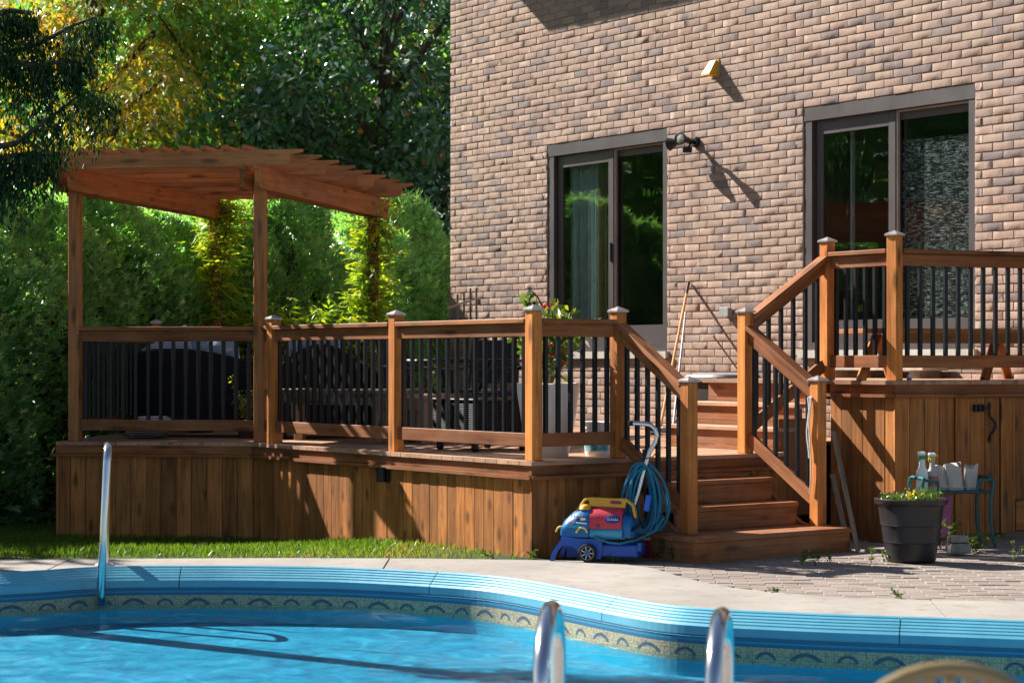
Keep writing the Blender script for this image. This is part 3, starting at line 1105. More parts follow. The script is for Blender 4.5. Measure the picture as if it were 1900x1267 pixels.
# deck boards run towards the house
wpos = lambda q: ((Vector(q) - Vector((CX, CY))).dot(WV), (Vector(q) - Vector((CX, CY))).dot(PV))
fl, kk, bl = wpos(FL), wpos(KK), wpos(BL_)
def plo(w):
    if w >= kk[0]: return -0.075
    if w >= fl[0]: return kk[1] + (w - kk[0]) * (fl[1] - kk[1]) / (fl[0] - kk[0]) - 0.015
    return fl[1] + (w - fl[0]) * (bl[1] - fl[1]) / (bl[0] - fl[0])
def phi(w):
    return 2.39 if w > -1.35 else PW - 0.005
w = 0.075
bw = 0.14
while w > bl[0] + 0.1:
    a, b = w - bw + 0.006, w
    pa, pb = plo(a), plo(b)
    ha = min(phi((a + b) / 2), PW - 0.005 if a > W0 - 0.2 else bl[1] + 0.6)
    if ha - max(pa, pb) > 0.05:
        mb = MB()
        t0, t1 = Z1 - 0.03, Z1 + random.uniform(-0.0015, 0.0015)
        vs = [L(a, pa, t1), L(b, pb, t1), L(b, ha, t1), L(a, ha, t1), L(a, pa, t0), L(b, pb, t0), L(b, ha, t0), L(a, ha, t0)]
        sd = random.random() * 9
        gs = [(pa + sd, 0, 0), (pb + sd, .14, 0), (ha + sd, .14, 0), (ha + sd, 0, 0), (pa + sd, 0, .03), (pb + sd, .14, .03), (ha + sd, .14, .03), (ha + sd, 0, .03)]
        mb.add(vs, [(0, 1, 2, 3), (7, 6, 5, 4), (0, 4, 5, 1), (1, 5, 6, 2), (2, 6, 7, 3), (3, 7, 4, 0)], gs)
        part('deck_board', mb, M['deck'], lower)
    w -= bw
lz = lambda q: lawn_z(q.x, q.y) - 0.05
deck_edge(lower, FL, KK, Z1, lz, FN, 0.142)
deck_edge(lower, KK, midA, Z1, lambda q: lz(q), -PV, 0.118)
deck_edge(lower, midA, L(0.06, 2.39).xy, Z1, -0.05, WV, 0.15, skip=lambda s: 0.86 < s < 2.0)
deck_edge(lower, BL_, FL, Z1, lambda q: lawn_z(q.x, q.y) - 0.05, Vector((-1, 0.05)), 0.142)
mb = MB()                                   # dark framing below, so that nothing shines through
wallbox(-6.6, -0.02, 0.3, 0.36, -0.1, Z1 - 0.16, mb)
part('joist', mb, M['oldwood'], lower)

upper_d = thing('upper_deck', L(0.2, 3.6, 0), 'raised stained wood deck with a gate in its skirt beside the brick wall', 'deck')
RV = Vector((math.cos(math.radians(23)), math.sin(math.radians(23))))
UB = L(0.7726, 2.835).xy
UC = UB + 2.02 * RV
rw = wpos(UC); rb = wpos(UB)
def whi(p):
    return rb[0] + (p - rb[1]) * (rw[0] - rb[0]) / (rw[1] - rb[1]) + 0.015
p = 2.80
while p < PW - 0.02:
    a, b = p, min(p + bw - 0.006, PW - 0.006)
    mb = MB()
    t0, t1 = Z2 - 0.03, Z2
    sd = random.random() * 9
    wl = -1.37
    vs = [L(wl, a, t1), L(whi(a), a, t1), L(whi(b), b, t1), L(wl, b, t1), L(wl, a, t0), L(whi(a), a, t0), L(whi(b), b, t0), L(wl, b, t0)]
    gs = [(sd, 0, 0), (sd + 2.3, 0, 0), (sd + 2.3, .14, 0), (sd, .14, 0), (sd, 0, .03), (sd + 2.3, 0, .03), (sd + 2.3, .14, .03), (sd, .14, .03)]
    mb.add(vs, [(0, 1, 2, 3), (7, 6, 5, 4), (0, 4, 5, 1), (1, 5, 6, 2), (2, 6, 7, 3), (3, 7, 4, 0)], gs)
    part('deck_board', mb, M['deck'], upper_d)
    p += bw
deck_edge(upper_d, L(0.085, 2.835).xy, UB, Z2, -0.05, -PV, 0.115)
RN = Vector((RV.y, -RV.x))
# gate: the boards between gate_a and gate_b belong to it
gate_a = 0.0
deck_edge(upper_d, UB, UC, Z2, -0.05, RN, 0.137, skip=lambda s: s > 0.55)
mb = MB(); a = UB + RV * 0.57 + RN * -0.06; b = UC + RN * -0.06
mb.beam((a.x, a.y, 0.55), (b.x, b.y, 0.55), 0.02, 1.2)
part('backing', mb, M['oldwood'], upper_d)
gate = thing('deck_gate', Vector((*(UB + RV * 1.0), 0)), 'plank gate in the raised deck skirt with black latch and pull', 'gate')
ms = skirt_mesh(0.137)
s = 0.55 + 0.069
k = 0
while s < 2.0:
    q = UB + RV * s + RN * (-0.016 + random.uniform(-0.003, 0.003))
    gap = 0.0 if k != 3 else 0.012
    piece('gate_board', random.choice(ms), gate, (q.x + RV.x * gap, q.y + RV.y * gap, Z2 - 0.132), rz_of(RV), (0.985, 1, Z2 - 0.132 - (0.30 if k >= 4 else 0.04)))
    s += 0.137; k += 1
q0 = UB + RV * (0.55 + 4 * 0.137 + 0.02) - RN * 0.014; q1 = UB + RV * 2.0 - RN * 0.014
mb = MB(); mb.beam((q0.x, q0.y, 0.17), (q1.x, q1.y, 0.17), 0.02, 0.23)
part('kick_board', mb, M['skirt'], gate)
# latch (slide bolt) and curved pull
def gpt(px, py, off):
    k_ = (px - 950) / F
    A = UB + RN * off
    t = (k_ * A.y - A.x) / (RV.x - k_ * RV.y)
    q = A + RV * t
    return Vector((q.x, q.y, H - (py - HZ) * q.y / F))
mb = MB()
c = gpt(1816, 757, 0.008)
Rg = Matrix.Rotation(rz_of(RV), 3, 'Z')
mb.box(c, (0.10, 0.012, 0.045), Rg)
for dx in (-0.04, 0.0, 0.04):
    mb.box(c + Rg @ Vector((dx, -0.012, 0)), (0.018, 0.016, 0.058), Rg)
mb.tube([c + Rg @ Vector((-0.06, -0.012, 0)), c + Rg @ Vector((0.065, -0.012, 0))], 0.008)
part('latch', mb, M['black'], gate)
mb = MB()
pts = [gpt(1836, y, o) for y, o in ((757, 0.01), (766, 0.018), (772, 0.032))] + [gpt(1846, 783, 0.042), gpt(1847, 790, 0.043), gpt(1843, 800, 0.036), gpt(1837, 808, 0.02), gpt(1836, 815, 0.01)]
mb.tube(pts, [0.008, 0.009, 0.010, 0.012, 0.013, 0.011, 0.009, 0.007], 8)
for (y, h) in ((752, 0.05), (815, 0.055)):
    c = gpt(1836, y, 0.004)
    mb.prism([(0, h / 2), (0.016, 0.004), (0.010, -0.004), (0.016, -0.012), (0, -h / 2), (-0.016, -0.012), (-0.010, -0.004), (-0.016, 0.004)], 0.008,
             Matrix.Translation(c) @ Rg.to_4x4())
part('pull_handle', mb, M['black'], gate)

# ------------------------------------------------------------------ stairs
stairs = thing('lower_stairs', L(0.5, 1.4, 0), 'four brown wooden steps from the paved patio up to the low deck', 'stairs')
R4 = Z1 / 4
pa, pb = 0.70, 2.09
runs = [0.06, 0.32, 0.585]                        # where each riser below the deck stands (w)
for k in range(3):
    ztop = Z1 - R4 * (k + 1)
    w0_, w1_ = (0.065 + 0.26 * k), (0.065 + 0.26 * (k + 1))
    last = k == 2
    p0, p1 = (0.80, 1.99) if not last else (0.60, 2.10)
    if last: w1_ = 1.02
    mb = MB()
    wallbox(w0_ - 0.0, (w0_ + w1_) / 2 - 0.003, p0, p1, ztop - 0.036, ztop, mb, 0.004)
    part('tread', mb, M['step'], stairs)
    mb = MB()
    wallbox((w0_ + w1_) / 2 + 0.003, w1_ + 0.022, p0, p1, ztop - 0.036, ztop, mb, 0.004)
    part('tread', mb, M['step'], stairs)
    mb = MB()
    wallbox(w1_ - 0.022, w1_ + 0.006, p0 + 0.01, p1 - 0.01, ztop - R4 + (0.003 if not last else -0.03), ztop - 0.038, mb)
    part('riser', mb, M['step'], stairs)
    if last:
        mb = MB(); wallbox(0.5, w1_ - 0.025, p0 + 0.012, p0 + 0.035, -0.03, ztop - 0.038, mb)
        part('end_board', mb, M['step'], stairs)
        mb = MB(); wallbox(0.5, w1_ - 0.025, p1 - 0.035, p1 - 0.012, -0.03, ztop - 0.038, mb)
        part('end_board', mb, M['step'], stairs)
mb = MB(); wallbox(0.062, 0.085, 0.80, 1.99, Z1 - R4 - 0.0, Z1 - 0.13, mb)
part('riser', mb, M['step'], stairs)
for pp in (0.78, 2.0):
    mb = MB(); vs = []
    for (ww, zz) in ((0.08, Z1 - 0.14), (0.08, 0.0), (0.9, 0.0), (0.9, R4 - 0.04), (0.62, R4 + 0.02)):
        vs.append((ww, zz))
    Mx = Matrix.Translation(L(0, pp)) @ Matrix.Rotation(WANG, 4, 'Z')
    mb.prism(vs, 0.036, Mx)
    part('stringer', mb, M['step'], stairs)

ustairs = thing('upper_stairs', L(-0.6, 2.6, Z1), 'three wide wooden steps up to the raised deck by the brick wall', 'stairs')
R3 = (Z2 - Z1) / 3
wl, wr = -1.35, -0.03
for k in range(3):
    p0 = 2.375 + 0.23 * k
    zb, ztp = Z1 + R3 * k, Z1 + R3 * (k + 1)
    mb = MB()
    wallbox(wl, wr, p0 + 0.012, p0 + 0.04, zb + 0.003, zb + 0.035, mb)
    wallbox(wl, wr, p0 + 0.016, p0 + 0.044, zb + 0.038, ztp - 0.036, mb)
    part('riser', mb, M['step'], ustairs)
    if k < 2:
        mb = MB(); wallbox(wl - 0.02, wr, p0 - 0.012, p0 + 0.24, ztp - 0.034, ztp, mb, 0.004)
        part('tread', mb, M['deck'], ustairs)
    mb = MB(); wallbox(wl + 0.002, wl + 0.03, p0 + 0.046, 2.9 + (0 if k < 2 else 1.9), zb, ztp - 0.036, mb)
    part('side_board', mb, M['step'], ustairs)
mb = MB(); wallbox(wr - 0.03, wr - 0.005, 2.40, 2.83, Z1 - 0.5, Z2 - 0.3, mb)
part('side_board', mb, M['step'], ustairs)

# ------------------------------------------------------------------ railings
def mk_post(h, name='post'):
    mb = MB(); mb.box((0, 0, h / 2), (0.089, 0.089, h), ch=0.004)
    return mb.mesh(name, M['cedar'])
capm = MB()
capm.lathe([(0.056 * 1.414, 0), (0.056 * 1.414, 0.013), (0.050 * 1.414, 0.017), (0.003, 0.043)], 4, R=Matrix.Rotation(math.pi / 4, 3, 'Z'))
cap_mesh = capm.mesh('post_cap', M['cap'])
post_cache = {}
def post(par, q, z0, h, ang, cap=True):
    k = round(h, 3)
    if k not in post_cache:
        post_cache[k] = [mk_post(h) for _ in range(3)]
    o = piece('post', random.choice(post_cache[k]), par, (q[0], q[1], z0), ang)
    if cap:
        c = bpy.data.objects.new('cap', cap_mesh); COL.objects.link(c)
        c.parent = o; c.location = (0, 0, h)
    return o
bal_cache = {}
def baluster(par, q, z0, z1, ang):
    h = round(z1 - z0, 3)
    if h not in bal_cache:
        mb = MB(); mb.box((0, 0, h / 2), (0.030, 0.030, h), ch=0.003)
        bal_cache[h] = mb.mesh('baluster', M['black'])
    piece('baluster', bal_cache[h], par, (q[0], q[1], z0), ang)

def railing(par, A, B, za, zb, gapA=0.05, gapB=0.05, cap=True, n=None, side=-1):
    """one bay between two posts; balusters stand on the bottom rail's middle"""
    A, B = Vector(A[:2]), Vector(B[:2])
    d = (B - A).normalized(); ln = (B - A).length
    ang = rz_of(d)
    def at(s, z):
        q = A + d * s
        return Vector((q.x, q.y, za + (zb - za) * s / ln + z))
    s0, s1 = gapA, ln - gapB
    up = Vector((0, 0, 1))
    mb = MB(); mb.beam(at(s0, 0.985), at(s1, 0.985), 0.10, 0.034, ch=0.004)
    part('top_rail', mb, M['rail'], par)
    mb = MB(); mb.beam(at(s0, 0.92), at(s1, 0.92), 0.036, 0.092, ch=0.003)
    part('sub_rail', mb, M['rail'], par)
    mb = MB(); mb.beam(at(s0, 0.145), at(s1, 0.145), 0.036, 0.095, ch=0.003)
    part('bottom_rail', mb, M['rail'], par)
    n = n or max(2, round((s1 - s0) / 0.116))
    st = (s1 - s0) / n
    tilt = abs(zb - za) / ln * 0.02
    for i in range(n):
        q = at(s0 + (i + 0.5) * st, 0)
        baluster(par, q, q.z + 0.192 - tilt, q.z + 0.874 + tilt, ang)

def px_on(px, A, dr):
    k = (px - 950) / F
    t = (k * A.y - A.x) / (dr.x - k * dr.y)
    return A + dr * t
C0 = L(0, 0).xy
Pm1 = px_on(735, C0, -WV)
Pm2 = px_on(508, C0, -WV)
Pr1 = px_on(1147, C0, PV)
Pr2 = px_on(1383, C0, PV)
PH = 1.055
rf = thing('deck_railing', Vector((*Pm1, Z1)), 'long sunlit railing with black balusters along the low deck front', 'railing')
post(rf, Pm2, Z1, PH, WANG); post(rf, Pm1, Z1, PH, WANG)
railing(rf, Pm2, Pm1, Z1, Z1); railing(rf, Pm1, C0, Z1, Z1)
railing(rf, P10 + E1 * 0.045, Pm2, Z1, Z1, 0.012, 0.046, n=1)
rc = thing('deck_railing', Vector((*C0, Z1)), 'short shaded railing in front of the white planter, left of the stairs', 'railing')
post(rc, C0, Z1, PH, WANG); post(rc, Pr1, Z1, PH, WANG)
railing(rc, C0, Pr1, Z1, Z1)
rl = thing('deck_railing', Vector((*P00, Z1)), 'dark railing between the two front posts of the pergola', 'railing')
railing(rl, P00, P10, Z1, Z1, 0.046, 0.046)
SPOST = Vector((-3.50, 19.6))
rs = thing('deck_railing', Vector((*SPOST, Z1)), 'side railing at the left end of the low deck, next to the hedge', 'railing')
post(rs, SPOST, Z1, PH + 0.02, 0.1)
railing(rs, P00, SPOST, Z1, Z1)
Sb = Vector((-3.42, 20.85))
railing(rs, SPOST, Sb, Z1, Z1)
rbk = thing('deck_railing', Vector((*P01, Z1)), 'rear railing behind the pergola, overgrown with vine', 'railing')
railing(rbk, P01, P11, Z1, Z1, 0.05, 0.05)

# stair rails: lower flight
bw0 = 0.775
for (Q, nm, lab) in ((Pr1, 'stair_railing', 'sloping stair railing left of the steps, behind the coiled blue cable'),
                     (Pr2, 'stair_railing', 'sloping stair railing right of the steps with a white cord on it')):
    st = thing(nm, Vector((*Q, R4)), lab, 'railing')
    low = Vector(Q) + WV * bw0
    post(st, low, R4, 1.055, WANG)
    drop = Z1 - R4
    railing(st, Q, low, Z1, R4 + 0.02, 0.045, 0.045)
    if Q is Pr2:
        post(st, Q, Z1, 1.07, WANG)
Pu1 = L(0, 2.895).xy
Pu2 = L(0.7126, 2.895).xy
us = thing('stair_railing', Vector((*Pu1, Z2)), 'sloping railing climbing beside the upper steps to the raised deck', 'railing')
post(us, Pu1, Z2, 1.085, WANG)
railing(us, Pr2, Pu1, Z1 + 0.02, Z2, 0.046, 0.046, n=6)
uc = thing('deck_railing', Vector((*Pu2, Z2)), 'short railing bay between two capped posts on the raised deck', 'railing')
post(uc, Pu2, Z2, 1.10, WANG + math.radians(8))
railing(uc, Pu1, Pu2, Z2, Z2, n=6)
ur = thing('deck_railing', Vector((*(Pu2 + RV), Z2)), 'raised deck railing in front of the picnic table at the right edge', 'railing')
railing(ur, Pu2, Pu2 + RV * 1.85, Z2, Z2, 0.055, 0.05)
post(ur, Pu2 + RV * 1.85, Z2, 1.09, rz_of(RV))

# ------------------------------------------------------------------ pergola
pg = thing('pergola', Vector((*((P00 + P11) / 2), Z1)), 'open wooden pergola with scrolled rafter ends over the deck lounge', 'pergola')
ZB = 2.845
for q in (P00, P10, P01, P11):
    h = ZB - Z1 + 0.15
    mb = MB(); mb.box((0, 0, h / 2), (0.098, 0.098, h), ch=0.005)
    piece('post', mb.mesh('pergola_post', M['pergola']), pg, (q.x, q.y, Z1), rz_of(E1))
def scroll(L0, L1, zb, zt, cut, lo=True, hi=True):
    """board outline with scrolled ends, long axis x"""
    h = zt - zb
    def end(x, s):
        pts = [(x, zt), (x, zt - 0.022 if h < 0.16 else zt - 0.03)]
        for i in range(1, 10):
            u = i / 9
            pts.append((x - s * cut * (u + 0.16 * math.sin(2 * math.pi * u)), zt - 0.03 - (h - 0.03) * (u - 0.12 * math.sin(2 * math.pi * u))))
        return pts
    a = end(L1, 1) if hi else [(L1, zt), (L1, zb)]
    b = end(L0, -1) if lo else [(L0, zt), (L0, zb)]
    return a + b[::-1]
def board(name, A, dr, poly, th, mat):
    Mx = Matrix.Translation((A.x, A.y, 0)) @ Matrix.Rotation(rz_of(dr), 4, 'Z')
    mb = MB(); mb.prism(poly, th, Mx)
    return part(name, mb, mat, pg)
E2n = Vector((-E2.y, E2.x))
for q in (P00, P10):
    for sgn in (-1, 1):
        A = q + E2n * sgn * 0.069
        board('beam', A, E2, scroll(-0.30, 3.52, ZB, ZB + 0.19, 0.075, True, True), 0.038, M['pergola'])
RT = ZB + 0.192
rx0, rx1 = -0.42, 1.68 + 0.44
for i in range(8):
    A = P00 + E2 * (-0.17 + i * 0.475)
    board('rafter', A, E1, scroll(rx0, rx1, RT, RT + 0.14, 0.24), 0.038, M['pergola'])
for i in range(11):
    A = P00 + E1 * (-0.22 + i * 0.184)
    board('purlin', A, E2, [(-0.24, RT + 0.141), (3.42, RT + 0.141), (3.42, RT + 0.18), (-0.24, RT + 0.18)], 0.038, M['pergola'])

# ================================================================== VEGETATION
def unit(a):
    return a / (np.linalg.norm(a, axis=1)[:, None] + 1e-9)

def leaves(C, Dr, ln, wd, r, droop=0.0, nrm=None):
    """diamond leaves: C (n,3) stalk points, Dr direction, ln length, wd width; returns V, Q"""
    n = len(C)
    Dr = unit(Dr)
    ref = r.normal(size=(n, 3)) if nrm is None else nrm + r.normal(size=(n, 3)) * 0.35
    S = unit(np.cross(Dr, ref))
    ln = np.broadcast_to(np.asarray(ln, float), (n,))[:, None]
    wd = np.broadcast_to(np.asarray(wd, float), (n,))[:, None]
    tip = C + Dr * ln
    tip[:, 2] -= droop * ln[:, 0]
    mid = C + Dr * ln * 0.48
    V = np.stack([C, mid + S * wd / 2, tip, mid - S * wd / 2], 1).reshape(-1, 3)
    Q = np.arange(4 * n).reshape(n, 4)
    return V, Q

def leaf_obj(name, parts, mat, parent, off):
    Vs, Qs, Rs = [], [], []
    o = 0
    for V, Q, R in parts:
        Vs.append(V); Qs.append(Q + o); Rs.append(np.repeat(R, 4)); o += len(V)
    me = np_mesh(name, np.concatenate(Vs), np.concatenate(Qs), mat, np.concatenate(Rs))
    return me

# --- arborvitae for the hedge: three shapes, shared
def arbor_mesh(seed, h=3.25, rad=0.95):
    r = np.random.default_rng(seed)
    n = 13000
    z = h * (1 - r.random(n) ** 1.45 * 0.985)
    zz = z / h
    prof = rad * np.where(zz > 0.45, np.sqrt(np.clip(1 - ((zz - 0.45) / 0.56) ** 2, 0.02, 1)), 0.86 + 0.14 * zz / 0.45) * (0.93 + 0.07 * np.sin(zz * 19 + seed))
    a = r.random(n) * 2 * math.pi
    lump = 1 + 0.16 * np.sin(a * 5 + zz * 11 + seed) + 0.10 * np.sin(a * 9 - zz * 23)
    rr = prof * lump * (1 - 0.30 * r.random(n) ** 2)
    base = np.stack([np.cos(a) * rr, np.sin(a) * rr, z], 1)
    out = np.stack([np.cos(a), np.sin(a), 0.55 + 0.9 * zz + r.normal(size=n) * 0.25], 1)
    out = unit(out + r.normal(size=(n, 3)) * 0.28)
    side = unit(np.cross(out, np.array([0, 0, 1.0]) + r.normal(size=(n, 3)) * 0.5))
    P = []
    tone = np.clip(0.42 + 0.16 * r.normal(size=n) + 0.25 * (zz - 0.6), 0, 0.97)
    tone[r.random(n) < 0.02] = 1.0
    L_ = 0.105 * (0.6 + 0.7 * r.random(n))
    shoot = r.random(n) < 0.02 * (zz > 0.6)
    L_[shoot] *= 2.0
    out[shoot] = unit(out[shoot] * 0.5 + np.array([0, 0, 1.0]))
    for k, (f, s) in enumerate(((0.0, 0.0), (0.25, 0.75), (0.25, -0.75), (0.55, 0.6), (0.55, -0.6))):
        d = unit(out + side * s)
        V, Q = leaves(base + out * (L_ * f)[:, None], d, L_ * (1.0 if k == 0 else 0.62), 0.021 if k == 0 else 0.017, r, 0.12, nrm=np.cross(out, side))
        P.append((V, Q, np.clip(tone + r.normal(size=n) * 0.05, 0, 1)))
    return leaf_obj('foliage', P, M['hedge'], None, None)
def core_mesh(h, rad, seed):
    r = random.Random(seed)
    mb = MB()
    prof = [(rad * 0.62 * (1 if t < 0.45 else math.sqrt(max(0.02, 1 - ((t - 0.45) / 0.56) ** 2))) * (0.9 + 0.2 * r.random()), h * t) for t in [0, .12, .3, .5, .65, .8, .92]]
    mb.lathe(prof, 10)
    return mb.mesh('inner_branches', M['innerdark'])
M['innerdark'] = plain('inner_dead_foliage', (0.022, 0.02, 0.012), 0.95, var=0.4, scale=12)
trm = MB(); trm.tube([(0, 0, -0.15), (0.02, 0, 1.0), (0, 0, 2.4)], [0.07, 0.05, 0.015], 7)
trunk_small = trm.mesh('trunk', M['bark'])
arb = [(arbor_mesh(s), core_mesh(3.0, 0.72, s)) for s in (1, 2, 3)]
hedge_line = [(-9.6, 15.2), (-8.2, 16.6), (-7.0, 17.4), (-6.1, 18.1), (-5.3, 18.75), (-4.75, 19.6), (-4.4, 20.45), (-3.9, 21.25), (-3.15, 21.85), (-2.75, 22.4), (-2.3, 23.3), (-1.95, 24.3), (-1.5, 25.3), (-0.6, 26.4)]
ordn = ['first', 'second', 'third', 'fourth', 'fifth', 'sixth', 'seventh', 'eighth', 'ninth', 'tenth', 'eleventh', 'twelfth', 'thirteenth', 'fourteenth']
for i, (x, y) in enumerate(hedge_line):
    fm, cm = arb[i % 3]
    t = thing('cedar_shrub', (x, y, lawn_z(x, y) - 0.03), 'clipped green cedar of the hedge, %s from its left end' % ordn[i], 'cedar', 'cedars in the hedge behind the deck')
    s = 1.0 + 0.07 * math.sin(i * 2.3)
    tall = (1.0, 1.12, 1.15, 1.05)[i] if i < 4 else 1.0  # leftmost shrubs, out of view, heightened to throw shade on concrete and lawn
    sc = (1.0 * s, 1.0 * s, s * tall * (1.0 + 0.04 * math.sin(i * 1.7)))
    for nm, me in (('foliage', fm), ('inner_branches', cm), ('trunk', trunk_small)):
        o = link(nm, me, t); o.rotation_euler = (0, 0, i * 1.9); o.scale = sc

# --- broadleaf trees
def tree(name, loc, label, h, cr, ch, mat, n, leaf, seed, cat='tree', group=None, squash=1.0, lenf=1.5, base=0.25, hang=0.0, nb=13):
    """trunk and limbs, crown of leaf clumps; cr crown radius, ch crown bottom"""
    r = np.random.default_rng(seed)
    t = thing(name, loc, label, cat, group)
    mb = MB()
    top = h * 0.8
    trunk = [(0, 0, -0.2), (0.05, 0.03, h * 0.2), (-0.06, 0.05, h * 0.45), (0.04, -0.05, top)]
    mb.tube(trunk, [0.2, 0.16, 0.11, 0.03], 8)
    part('trunk', _shift(mb, loc), M['bark'], t, True)
    clumps = []
    mb = MB()
    for k in range(nb):
        a = k * 2.4 + r.random()
        u = (k + 0.5) / nb
        z0 = h * (base + 0.5 * u)
        R_ = cr * (0.55 + 0.45 * r.random()) * math.sqrt(max(0.15, 1 - (max(0, u - 0.35) / 0.75) ** 2))
        e = np.array([math.cos(a) * R_, math.sin(a) * R_, min(h * 0.97, z0 + R_ * 0.35 + 0.25 * h * u)])
        s = np.array([0, 0, z0])
        m_ = (s + e) / 2 + np.array([0, 0, 0.12 * R_])
        mb.tube([s, m_, e], [0.07, 0.045, 0.012], 6)
        for q in (0.6, 0.8, 1.0):
            clumps.append(s + (e - s) * q + r.normal(size=3) * 0.12 * cr)
    for k in range(nb):
        u = r.random(3)
        a = u[0] * 6.28
        rad = cr * math.sqrt(u[1]) * 0.85
        clumps.append(np.array([math.cos(a) * rad, math.sin(a) * rad, ch + (h - ch) * (0.1 + 0.85 * u[2])]))
    part('limb', _shift(mb, loc), M['bark'], t, True)
    clumps = np.array(clumps)
    m = n // len(clumps)
    P = []
    C = np.repeat(clumps, m, 0)
    rad = np.repeat(cr * (0.24 + 0.2 * r.random(len(clumps))), m)
    dv = unit(r.normal(size=(len(C), 3)))
    C = C + dv * (rad * (0.25 + 0.75 * r.random(len(C)) ** 0.5))[:, None] * np.array([1, 1, 0.72])
    Dr = unit(dv + r.normal(size=C.shape) * 0.8 + np.array([0, 0, -0.35 - hang]))
    tone = np.clip(np.repeat(0.45 + 0.2 * r.normal(size=len(clumps)), m) + r.normal(size=len(C)) * 0.14, 0, 0.97)
    tone[r.random(len(C)) < 0.012] = 1.0
    ln = leaf * lenf * (0.6 + 0.7 * r.random(len(C)))
    V, Q = leaves(C, Dr, ln, ln / lenf * 0.75, r, 0.1)
    me = leaf_obj('crown', [(V, Q, tone)], mat, None, None)
    link('crown', me, t)
    return t
def _shift(mb, loc):
    mb.v = [(x + loc[0], y + loc[1], z + loc[2]) for x, y, z in mb.v]
    return mb

G = 'trees behind the hedge'
tree('broadleaf_tree', (-4.2, 31, -0.2), 'tall green tree rising behind the middle of the pergola roof', 8.3, 2.9, 2.2, M['maple'], 24000, 0.10, 21, group=G)
tree('broadleaf_tree', (-7.2, 35, -0.2), 'green tree with sky gaps behind the yellow branches', 8.0, 2.8, 2.4, M['maple'], 14000, 0.11, 22, group=G)
tree('broadleaf_tree', (-1.9, 29.5, -0.2), 'dark glossy tree beside the corner of the brick house', 9.3, 2.3, 1.6, M['darktree'], 26000, 0.095, 23, group=G)
tree('broadleaf_tree', (-3.3, 35, -0.2), 'dark tree filling the gap behind the two nearer trees', 8.8, 3.4, 2.0, M['darktree'], 20000, 0.12, 24, group=G)
tree('broadleaf_tree', (0.4, 33, -0.2), 'rust tinged tree half hidden behind the house corner', 10.5, 3.0, 2.0, M['rusttree'], 16000, 0.12, 25, group=G)
tree('broadleaf_tree', (-9.6, 36, -0.2), 'far green tree at the left edge behind the yellow tree', 7.0, 3.0, 2.0, M['maple'], 11000, 0.13, 26, group=G)
tree('broadleaf_tree', (-5.6, 38, -0.2), 'farthest dark tree low between the trunks left of the pergola', 7.5, 3.6, 0.8, M['darktree'], 15000, 0.15, 27, group=G)
tree('autumn_tree', (-6.15, 29.3, -0.2), 'yellow and orange autumn tree at the upper left', 8.6, 2.4, 3.7, M['yellowtree'], 26000, 0.05, 31, squash=1, lenf=2.4, base=0.42, hang=0.9)
# trees of the neighbouring garden, mirrored in the glass doors
for k, (x, y, h, lab_) in enumerate(((-12.6, 20.5, 8.0, 'neighbouring tree left of the hedge, nearest to it'), (-12.2, 24.8, 6.6, 'neighbouring tree left of the hedge, shortest of the row'),
                                     (-17.0, 22.3, 9.5, 'neighbouring tree left of the hedge, tallest of the row'), (-14.5, 17.6, 8.0, 'neighbouring tree farthest left of the pool'))):
    tree('broadleaf_tree', (x, y, -0.2), lab_, h, 2.5, 1.2, M['maple'], 7000, 0.2, 41 + k, group='trees of the neighbouring garden')

# --- weeping cedar reaching in from the left
wc_loc = Vector((-4.35, 13.6, -0.05))
wc = thing('weeping_cedar', wc_loc, 'dark weeping cedar with drooping sprays reaching in from the left edge', 'tree')
mb = MB()
mb.tube([wc_loc + Vector(v) for v in ((0, 0, -0.2), (0.05, 0, 1.6), (-0.05, 0.05, 3.4), (0.02, 0, 5.2))], [0.13, 0.11, 0.07, 0.02], 10)
part('trunk', mb, M['bark'], wc, True)
limbs = [
    [(-60, 150), (0, 95), (45, 92), (95, 70), (135, 48), (175, 33), (205, 36)],
    [(-60, 120), (0, 105), (40, 118), (80, 122), (120, 112), (150, 118)],
    [(-60, 300), (0, 272), (30, 266), (70, 235), (105, 210), (140, 182), (172, 168), (205, 176)],
    [(-60, 330), (-20, 300), (20, 290), (60, 285), (100, 290)],
    [(-70, 40), (-20, 30), (20, 20), (60, 25)],
]
r = np.random.default_rng(5)
P = []
mb = MB()
for li, lb in enumerate(limbs):
    pts = [D(x, y, 13.0 + 0.12 * math.sin(i + li)) for i, (x, y) in enumerate(lb)]
    start = wc_loc + Vector((0, 0, max(1.0, pts[0].z - wc_loc.z + 0.15)))
    mb.tube([start] + pts, [0.035] + [0.024 - 0.003 * k for k in range(len(pts))], 6)
    A = np.array([tuple(p) for p in pts])
    seg = np.linspace(0, len(A) - 1.001, 120)
    i0 = seg.astype(int); f = (seg - i0)[:, None]
    base = A[i0] * (1 - f) + A[i0 + 1] * f
    for rep in range(1):
        b = base + r.normal(size=base.shape) * np.array([0.03, 0.07, 0.02])
        edge = 1 - seg / (len(A) - 1)
        strand = (0.08 + 0.34 * r.random(len(b)) * (0.25 + edge ** 0.5)) * (1.25 if li in (0, 2) else 1.0)
        for k in range(11):
            u = k / 10
            C_ = b + np.stack([0.03 * np.sin(u * 3 + r.random(len(b)) * 6), 0.03 * np.cos(u * 2 + r.random(len(b)) * 6), -strand * u], 1)
            C_[:, 0] += 0.12 * u * strand
            for s_ in range(2):
                dr = np.stack([r.normal(size=len(b)) * 0.4, r.normal(size=len(b)) * 0.4, -np.ones(len(b))], 1)
                V, Q = leaves(C_, dr, 0.055, 0.012, r)
                P.append((V, Q, np.clip(0.4 + 0.3 * r.normal(size=len(b)), 0, 1)))
part('limb', mb, M['bark'], wc, True)
